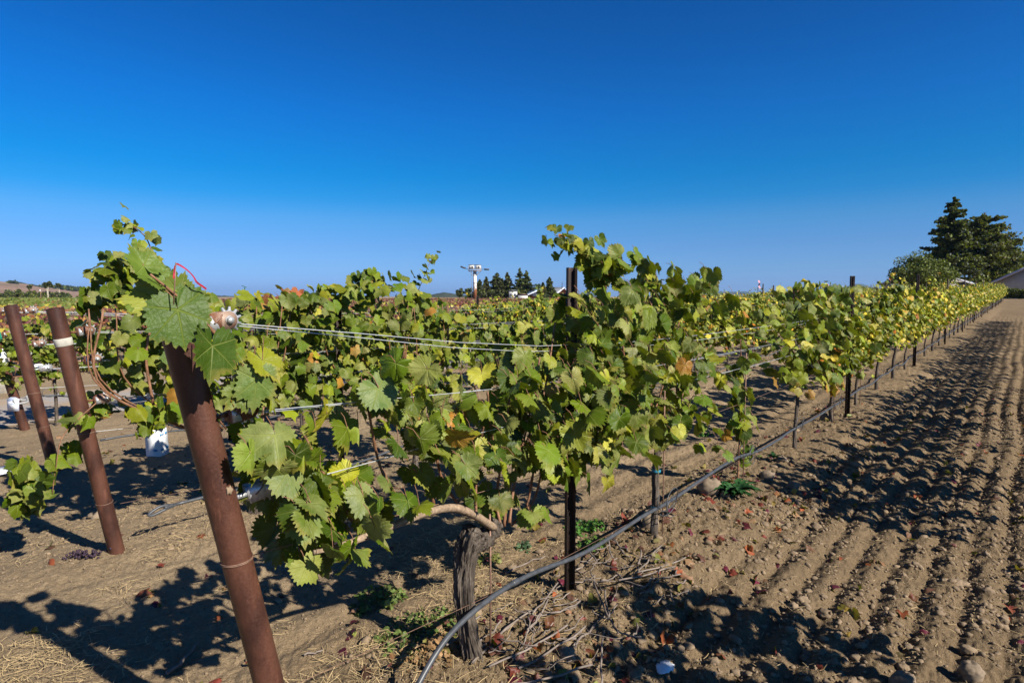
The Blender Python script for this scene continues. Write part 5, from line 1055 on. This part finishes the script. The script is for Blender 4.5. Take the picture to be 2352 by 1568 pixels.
def gable_house(s, n0, n1, zeave, zridge, depth, label, wall, roof, trim, oh=.5, window=None):
    g = float(gz(s, (n0 + n1) / 2)); root = empty('house', (s, (n0 + n1) / 2, g), label, 'house'); w2 = (n1 - n0) / 2; ze, zr = zeave - g, zridge - g; m = MB()
    y = w2 - oh; zw = ze + (zr - ze) * (oh / w2)
    prism(m, [(-y, -.3), (y, -.3), (y, zw - .02), (0, zr - .12), (-y, zw - .02)], 0, depth, 0, frameM(np.zeros(3), [0, 1, 0], [0, 0, 1], [1, 0, 0])); m.obj('wall', wall, root)
    m = MB(); t = .16
    for sg in (-1, 1): prism(m, [(sg * w2, ze), (0, zr), (0, zr + t), (sg * w2, ze + t)], -.6, depth + .5, 0, frameM(np.zeros(3), [0, 1, 0], [0, 0, 1], [1, 0, 0]))
    m.obj('roof', roof, root); m = MB()
    for sg in (-1, 1): prism(m, [(sg * (w2 + .02), ze - .12), (0, zr - .12), (0, zr + t + .02), (sg * (w2 + .02), ze + t + .02)], -.64, -.603, 0, frameM(np.zeros(3), [0, 1, 0], [0, 0, 1], [1, 0, 0]))
    m.obj('fascia', trim, root)
    if window:
        a, b, z0, z1 = window; m = MB(); m.box((-.02, (a + b) / 2, (z0 + z1) / 2), (.03, b - a, z1 - z0)); wd = m.obj('window', simple('dark_glass', (.10, .14, .20), .15, 0, .6, .1), root); m = MB()
        for c, sz in (((-.05, (a + b) / 2, z1 + .08), (.06, b - a + .32, .16)), ((-.05, (a + b) / 2, z0 - .08), (.06, b - a + .32, .16)), ((-.05, a - .08, (z0 + z1) / 2), (.06, .16, z1 - z0)), ((-.05, b + .08, (z0 + z1) / 2), (.06, .16, z1 - z0))): m.box(c, sz)
        m.obj('frame', trim, wd)
    return root
GREYROOF = simple('grey_roof', (.16, .17, .19), .8, var=.15, scale=1.5); TRIMW = simple('white_trim', (.62, .66, .74), .6, var=.03, scale=1)
def buildings():
    p = on_s(2276, 650, 100); q = on_s(2352, 617, 100); sl_ = (q[2] - p[2]) / (p[1] - q[1]); half = 7.0
    gable_house(100, p[1] - 2 * half, p[1], p[2] - .05, p[2] + half * sl_, 12, 'pale grey-beige house with a low white gable at the right edge', simple('beige_siding', (.55, .48, .40), .85, var=.12, scale=3), GREYROOF, simple('lilac_fascia', (.48, .46, .52), .7, var=.03), window=(-2.6, 2.7 + p[1] - 7 - (p[1] - 7) + .6, .95, 1.9))
    p = on_s(2237, 652, 112); q = on_s(2191, 638.6, 112); sl_ = (q[2] - p[2]) / (q[1] - p[1]); half = 6.0
    gable_house(112, p[1], p[1] + 2 * half, p[2] - .05, p[2] + half * sl_, 10, 'low grey house half hidden behind the olive bush', simple('grey_siding', (.36, .33, .30), .85, var=.12, scale=3), GREYROOF, simple('pale_fascia', (.5, .5, .56), .7, var=.03))
    # grey roofed brown house and white house in the middle
    d = 225
    def fl(u, v, dd=d): return at_depth(u, v, dd)
    ex = np.array([math.sin(TH), -math.cos(TH), 0]); ey = np.array([math.cos(TH), math.sin(TH), 0])
    def slab(mb, pts): mb.add(np.array(pts), np.arange(len(pts))[None, :])
    o = fl(1245, 684); g = float(gz(o[0], o[1])); root = empty('house', (o[0], o[1], g), 'brown house with a long grey roof and white gable edges behind the palm', 'house'); inv = lambda p: np.array(p) - np.array([o[0], o[1], g])
    A, B, Cc, D_ = fl(1212, 678, 222), fl(1252, 661, 230), fl(1296, 661, 230), fl(1275, 678, 222)
    m = MB(); up = np.array([0, 0, .25])
    V = [inv(A), inv(D_), inv(Cc), inv(B)]; V += [v + up for v in V]; m.add(V, np.array([[0, 1, 2, 3], [4, 7, 6, 5], [0, 4, 5, 1], [1, 5, 6, 2], [2, 6, 7, 3], [3, 7, 4, 0]])); E2 = fl(1304, 673, 226); V = [inv(Cc), inv(E2), inv(E2) + ey * 8, inv(Cc) + ey * 1.5]; V += [v + up for v in V]; m.add(V, np.array([[0, 1, 2, 3], [4, 7, 6, 5], [0, 4, 5, 1], [1, 5, 6, 2], [2, 6, 7, 3], [3, 7, 4, 0]])); m.obj('roof', GREYROOF, root)
    m = MB(); bar = lambda a, b, r: tube(m, [inv(a) + up * .5 - ey * .3, inv(b) + up * .5 - ey * .3], r, 4); bar(A, B, .26); bar(D_, Cc, .30); bar(Cc, E2, .26); m.obj('fascia', TRIMW, root)
    m = MB(); pts = [(1276, 679), (1296, 663.5), (1302, 673), (1302, 688), (1276, 688)]; F0 = [inv(fl(u, v, 224)) for u, v in pts]; F1 = [f + ey * 10 for f in F0]; k = 5; m.add(F0 + F1, [np.arange(5)[None], np.arange(9, 4, -1)[None], np.array([[i, (i + 1) % 5, (i + 1) % 5 + 5, i + 5] for i in range(5)])])
    F0 = [inv(fl(u, v, 223.5)) for u, v in [(1216, 679), (1275, 679), (1275, 688), (1216, 688)]]; F1 = [f + ey * 6 for f in F0]; m.add(F0 + F1, [np.array([[0, 1, 2, 3], [7, 6, 5, 4]]), np.array([[i, (i + 1) % 4, (i + 1) % 4 + 4, i + 4] for i in range(4)])]); m.obj('wall', simple('brown_wall', (.20, .085, .05), .85, var=.2, scale=1), root)
    def block(u0, u1, vt, dd, dep, label, mat, roofm, name='house', vb=687):
        a, b = fl(u0, vb, dd), fl(u1, vb, dd); t = fl(u0, vt, dd)[2]; g = float(gz(a[0], a[1])); c = (a + b) / 2; r = empty(name, (c[0], c[1], g), label, 'building'); wd = np.linalg.norm(b - a); m = MB(); h = max(t - g, .5); Rm = np.stack([ex, ey, [0, 0, 1]], 1); m.box((ey * dep / 2 + (0, 0, h / 2 - .2)), (wd, dep, h + .4), 0, Rm); m.obj('wall', mat, r)
        m = MB(); pr = [(-wd / 2 - .3, h), (wd / 2 + .3, h), (wd / 2 + .3, h + .15), (0, h + wd * .14), (-wd / 2 - .3, h + .15)]; prism(m, pr, -.3, dep + .3, 0, frameM(np.zeros(3), ex, [0, 0, 1], -ey * -1)); m.obj('roof', roofm, r); return r, wd, h
    wm = simple('white_wall', (.55, .55, .52), .8, var=.06, scale=1)
    r, wd, h = block(1169, 1188, 668, 240, 8, 'white two-storey house behind the central conifers', wm, GREYROOF)
    m = MB()
    for x in (-.25, .25): m.box(ex * x * wd + ey * -.03 + (0, 0, h * .6), (.9, .05, .9), 0, np.stack([ex, ey, [0, 0, 1]], 1)); 
    m.obj('window', simple('dim_glass', (.08, .10, .13), .2), r)
    block(1190, 1212, 677, 235, 6, 'small white outbuilding right of the white house', wm, simple('brown_roof', (.14, .09, .07), .9))
    block(127, 138, 685.2, 300, 5, 'low grey-roofed shed at the foot of the left trees', simple('shed_grey', (.25, .26, .27), .8), GREYROOF, 'shed', 688); block(182, 199, 681, 330, 6, 'low brown barn under the left hills', simple('barn_brown', (.13, .06, .045), .9), simple('barn_roof', (.12, .07, .055), .9), 'barn', 687)
    r = block(199, 208, 682, 318, 4, 'white trailer parked by the brown barn', simple('trailer_white', (.7, .72, .75), .5), simple('trailer_roof', (.6, .63, .68), .5), 'trailer', 687)
buildings()
def tower():
    d = 140; b = at_depth(1091, 690, d); g = float(gz(b[0], b[1])); root = empty('metal_tower', (b[0], b[1], g), 'white and rusty pole tower with a boxed platform and two side arms', 'tower'); px = d / F_PX; zt = at_depth(1091, 622, d)[2] - g
    ex = np.array([math.sin(TH), -math.cos(TH), 0]); ey = np.array([math.cos(TH), math.sin(TH), 0]); Rm = np.stack([ex, ey, [0, 0, 1]], 1)
    k = N('peeling_white'); tc = k.n('ShaderNodeTexCoord').outputs['Object']; sz = k.n('ShaderNodeSeparateXYZ'); k.t.links.new(tc, sz.inputs[0]); nz = k.noise(3.2, 5, .7, tc)
    f = k.math('ADD', nz, k.math('MULTIPLY', k.math('SUBTRACT', 3.9, sz.outputs[2]), .13)); col = k.ramp(f, [(.50, (.66, .65, .62)), (.58, (.30, .12, .05)), (.8, (.17, .06, .03))]); pm = k.done(k.bsdf(col, .7))
    m = MB(); tube(m, [(0, 0, -.3), (0, 0, zt * .6), (0, 0, zt)], [.40, .40, .38], 20); m.obj('pole', pm, root, smooth=True)
    m = MB(); [tube(m, [(0, 0, z), (0, 0, z + .09)], .44, 20) for z in (zt * .62, zt * .86, zt * .92)]; m.obj('flange', simple('dark_band', (.10, .08, .07), .7), root)
    m = MB(); m.box((0, 0, zt + .06), (2.9, 2.2, .12), 0, Rm)
    for x in (-1.4, 1.4):
        for y in (-1.05, 1.05): m.box(ex * x + ey * y + (0, 0, zt + .5), (.07, .07, .9), 0, Rm)
    for y in (-1.05, 1.05): m.box(ey * y + (0, 0, zt + .45), (2.9, .05, .06), 0, Rm)
    m.obj('platform', simple('rusty_white', (.35, .28, .24), .7, var=.5, scale=3), root)
    for x, t in ((-.72, .05), (.74, -.04)):
        m = MB(); m.box(ex * x + (0, 0, zt + .85), (1.18, 1.3, .85), 0, Rm); c = m.obj('cabinet', simple('box_white', (.62, .62, .58), .6, var=.15, scale=4), root); m = MB(); m.box(ex * x + (0, 0, zt + 1.31), (1.34, 1.45, .06), 0, Rm); m.box(ex * (x + .2) - ey * .67 + (0, 0, zt + .8), (.34, .03, .5), 0, Rm); m.obj('lid', simple('lid_dark', (.10, .09, .09), .6), c)
    for sg, z in ((-1, .95), (1, .30)):
        m = MB(); a = ex * sg * 1.5 + np.array([0, 0, zt + .35]); e = ex * sg * 3.2 + np.array([0, 0, zt + z]); tube(m, [a, a + (e - a) * .35], .05, 6); dr = nrmz(e - a); n_ = np.array([0, 0, 1.0]); p0 = a + (e - a) * .36; zz = np.cross(dr, ey); Rr = np.stack([dr, ey, zz], 1); m.box((p0 + e) / 2, (np.linalg.norm(e - p0), .5, .34), 0, Rr); m.obj('arm', simple('dark_arm', (.045, .04, .04), .6), root)
    m = MB()
    for sx in (-1, 1):
        for sy in (-1, 1): tube(m, [ex * sx * .35 + ey * sy * .2 + (0, 0, zt - 1.1), ex * sx * 1.3 + ey * sy * 1.0 + (0, 0, zt)], .05, 5)
    m.obj('brace', simple('brace_white', (.5, .5, .48), .6), root)
    m = MB(); 
    for y in (-.2, .2): tube(m, [-ex * .75 + ey * y + (0, 0, .5), -ex * .75 + ey * y + (0, 0, zt)], .028, 5)
    for z in np.arange(.8, zt, .35): tube(m, [-ex * .75 - ey * .2 + (0, 0, z), -ex * .75 + ey * .2 + (0, 0, z)], .016, 4)
    m.obj('ladder', simple('ladder_steel', (.25, .28, .3), .5), root)
tower()
def poles():
    GRN = simple('green_pole', (.03, .10, .085), .6)
    for u, vt, d, lab, w1 in ((563, 658, 100, 'thin green T-shaped pole above the left part of the second row', 11), (2060, 654, 70, 'green T-shaped pole near the right skyline', 0)):
        b = at_depth(u, 690, d); g = float(gz(b[0], b[1])); h = at_depth(u, vt, d)[2] - g; root = empty('steel_pole', (b[0], b[1], g), lab, 'pole'); m = MB(); tube(m, [(0, 0, -.2), (0, 0, h)], .09 if d > 80 else .12, 8); m.obj('post', GRN, root, smooth=True); ex = np.array([math.sin(TH), -math.cos(TH), 0]); px = d / F_PX
        m = MB(); P = [ex * (-7 * px) + (0, 0, h + 2 * px), ex * (5 * px) + (0, 0, h - 2 * px)] if w1 else [ex * (-26 * px) + (0, 0, h - 3 * px), ex * (-14 * px) + (0, 0, h + 1 * px), ex * (3 * px) + (0, 0, h + 1 * px)]; tube(m, P, .05, 6); m.obj('crossbar', GRN, root)
    d = 325; b = at_depth(94.5, 690, d); h = at_depth(94.5, 660, d)[2]; root = empty('utility_pole', (b[0], b[1], 0), 'brown wooden utility pole with a white box in front of the left hedgerow', 'pole'); m = MB(); tube(m, [(0, 0, -.3), (0, 0, h)], [.17, .12], 8); m.obj('pole', simple('pole_wood', (.26, .17, .11), .9), root); m = MB(); m.box((-.3, -.1, h - 1.6), (.45, .45, .7)); m.obj('transformer', M_WHITE, root)
    p = on_row(10, 905, 13.2); m = MB(); m.box((0, 0, .25), (.16, .16, .9), rot=None); m.box((0, 0, .72), (.13, .13, .04)); tag(m.obj('wooden_post', simple('weathered_wood', (.34, .31, .26), .9, var=.3, scale=12, bump=.5), None, (p[0], p[1], g1(p[0], p[1]))), 'weathered grey wooden post at the left edge beyond the road', 'post')
    p = on_row(215, 880, 14.9); m = MB(); m.box((0, 0, .15), (.05, .03, .7)); tag(m.obj('wooden_stake', simple('pale_wood', (.42, .34, .25), .9), None, (p[0], p[1], g1(p[0], p[1]))), 'pale wooden stake beside a dead vine trunk beyond the road', 'stake')
poles()
def hill(name, prof, D, mat, foot=.72, vb=684.5, rough=1.0, seed=0, back=1.35, kind='structure', label=None):
    u = np.linspace(prof[0][0], prof[-1][0], max(60, int((prof[-1][0] - prof[0][0]) / 3))); v = np.interp(u, [p[0] for p in prof], [p[1] for p in prof]) + rough * (fbm(u * .12, u * 0, seed, 3) * 1.2)
    rows_ = []
    for t in np.linspace(0, 1, 10):
        dd = D * (foot + (1 - foot) * t); vv = vb + (v - vb) * sstep(t, -.15, 1.0) * (1 if t == 1 else 1)
        P = np.array([at_depth(a, b, D) for a, b in zip(u, vv)]); sc = dd / D; Q = np.array([at_depth(a, 681, dd) for a in u]); Q[:, 2] = P[:, 2] + (fbm(u * .08, u * 0 + t * 6, seed + 5) * D * .002 * (1 - abs(2 * t - 1))); rows_.append(Q)
    Q = np.array([at_depth(a, 681, D * back) for a in u]); Q[:, 2] = -5; rows_.append(Q); rows_[0][:, 2] = -3
    V = np.concatenate(rows_); m_, k = len(rows_), len(u); i = np.arange(m_ - 1)[:, None]; j = np.arange(k - 1)[None, :]; mb = MB(); mb.add(V, np.stack([i * k + j, i * k + j + 1, (i + 1) * k + j + 1, (i + 1) * k + j], -1).reshape(-1, 4)); o = mb.obj(name, mat, smooth=True); tag(o, label, None, None, 'structure'); return u, v
def hills():
    k = N('dry_hill'); tc = k.n('ShaderNodeTexCoord').outputs['Object']; a = k.noise(.006, 5, .6, tc); b = k.noise(.0016, 3, .5, tc)
    brown = k.done(k.bsdf(k.mix(k.ramp(b, [(.45, (0, 0, 0)), (.6, (.8, .8, .8))]), k.ramp(a, [(.3, (.20, .12, .08)), (.7, (.30, .20, .13))]), (.14, .12, .06)), .95))
    k = N('wooded_ridge'); tc = k.n('ShaderNodeTexCoord').outputs['Object']; a = k.noise(.03, 4, .7, tc)
    wood = k.done(k.bsdf(k.ramp(a, [(.35, (.020, .032, .018)), (.65, (.06, .07, .035))]), .95))
    hill('hill', [(-160, 655), (-60, 648), (0, 647.5), (20, 649), (45, 652), (60, 653), (80, 657), (100, 660.5), (140, 663.5), (170, 667), (236, 672), (300, 678), (340, 684)], 1900, brown, .4, 684.5, .6, 1)
    hill('hill', [(-160, 660), (-20, 654), (10, 649), (17, 646), (24, 644.6), (44, 647), (61, 651), (87, 654.5), (110, 657), (133, 658.5), (155, 661), (174, 664), (200, 665.5), (215, 664), (228, 666), (240, 668), (290, 673), (400, 677), (440, 676), (462, 675), (480, 678), (560, 680), (680, 683)], 2500, wood, .8, 684, 1.3, 2)
    hill('hill', [(960, 684), (985, 678), (1005, 673), (1020, 671.5), (1035, 673), (1050, 676), (1100, 680), (1180, 683)], 1500, wood, .8, 684, 1.2, 3)
    hill('hill', [(1480, 680), (1560, 671), (1595, 668.5), (1619, 667.6), (1648, 670), (1680, 670), (1710, 669.4), (1726, 671.3), (1784, 672.5), (1830, 676), (1900, 680)], 8000, wood, .8, 684, .5, 4)
    hill('hill', [(1830, 680), (1880, 673), (1898, 670.5), (1931, 662.7), (1950, 655.5), (1966, 651.6), (1978, 652), (1992, 656), (2015, 665), (2035, 661), (2060, 657), (2076, 655.5), (2092, 657.5), (2130, 668), (2200, 680)], 8300, wood, .8, 684, .4, 5)
    # dark tree belts and oaks on the brown hill, one wooded mass
    rg = np.random.default_rng(31); lf = MB(); Ps = []
    for (u0, v0, u1, v1, n, w_) in ((70, 661, 88, 663, 160, 1.2), (88, 664, 120, 672, 260, 3), (130, 664, 235, 676, 500, 1.4), (165, 672, 195, 676, 260, 1.2), (125, 659, 235, 668, 300, 1.5), (20, 650, 40, 651, 120, 1.5)):
        t = rg.random(n); 
        for q in t: Ps.append(at_depth(u0 + (u1 - u0) * q + rg.normal(0, 1), v0 + (v1 - v0) * q + rg.normal(0, w_), 1500 + rg.uniform(0, 80)))
    crown_leaves(lf, np.array(Ps), 9.0, [(.03, .042, .022), (.045, .055, .03)], rg); tag(lf.obj('hillside_woods', M_LEAFLO, color=True), 'belts of dark trees scattered on the brown hillside', 'woods', kind='stuff')
hills()
def haze():
    m = MB(); m.box((4000, 4000, 92), (22000, 22000, 194)); me = m.mesh('haze', []); o = link('haze', me); mt = bpy.data.materials.new('haze_air'); mt.use_nodes = True; t = mt.node_tree; t.nodes.clear(); out = t.nodes.new('ShaderNodeOutputMaterial'); v = t.nodes.new('ShaderNodeVolumePrincipled')
    v.inputs['Color'].default_value = (.40, .66, 1, 1); v.inputs['Density'].default_value = .00005; v.inputs['Anisotropy'].default_value = .2; t.links.new(v.outputs[0], out.inputs['Volume']); me.materials.append(mt); tag(o, 'thin blue haze in the air over the valley', 'haze', kind='stuff')
haze()
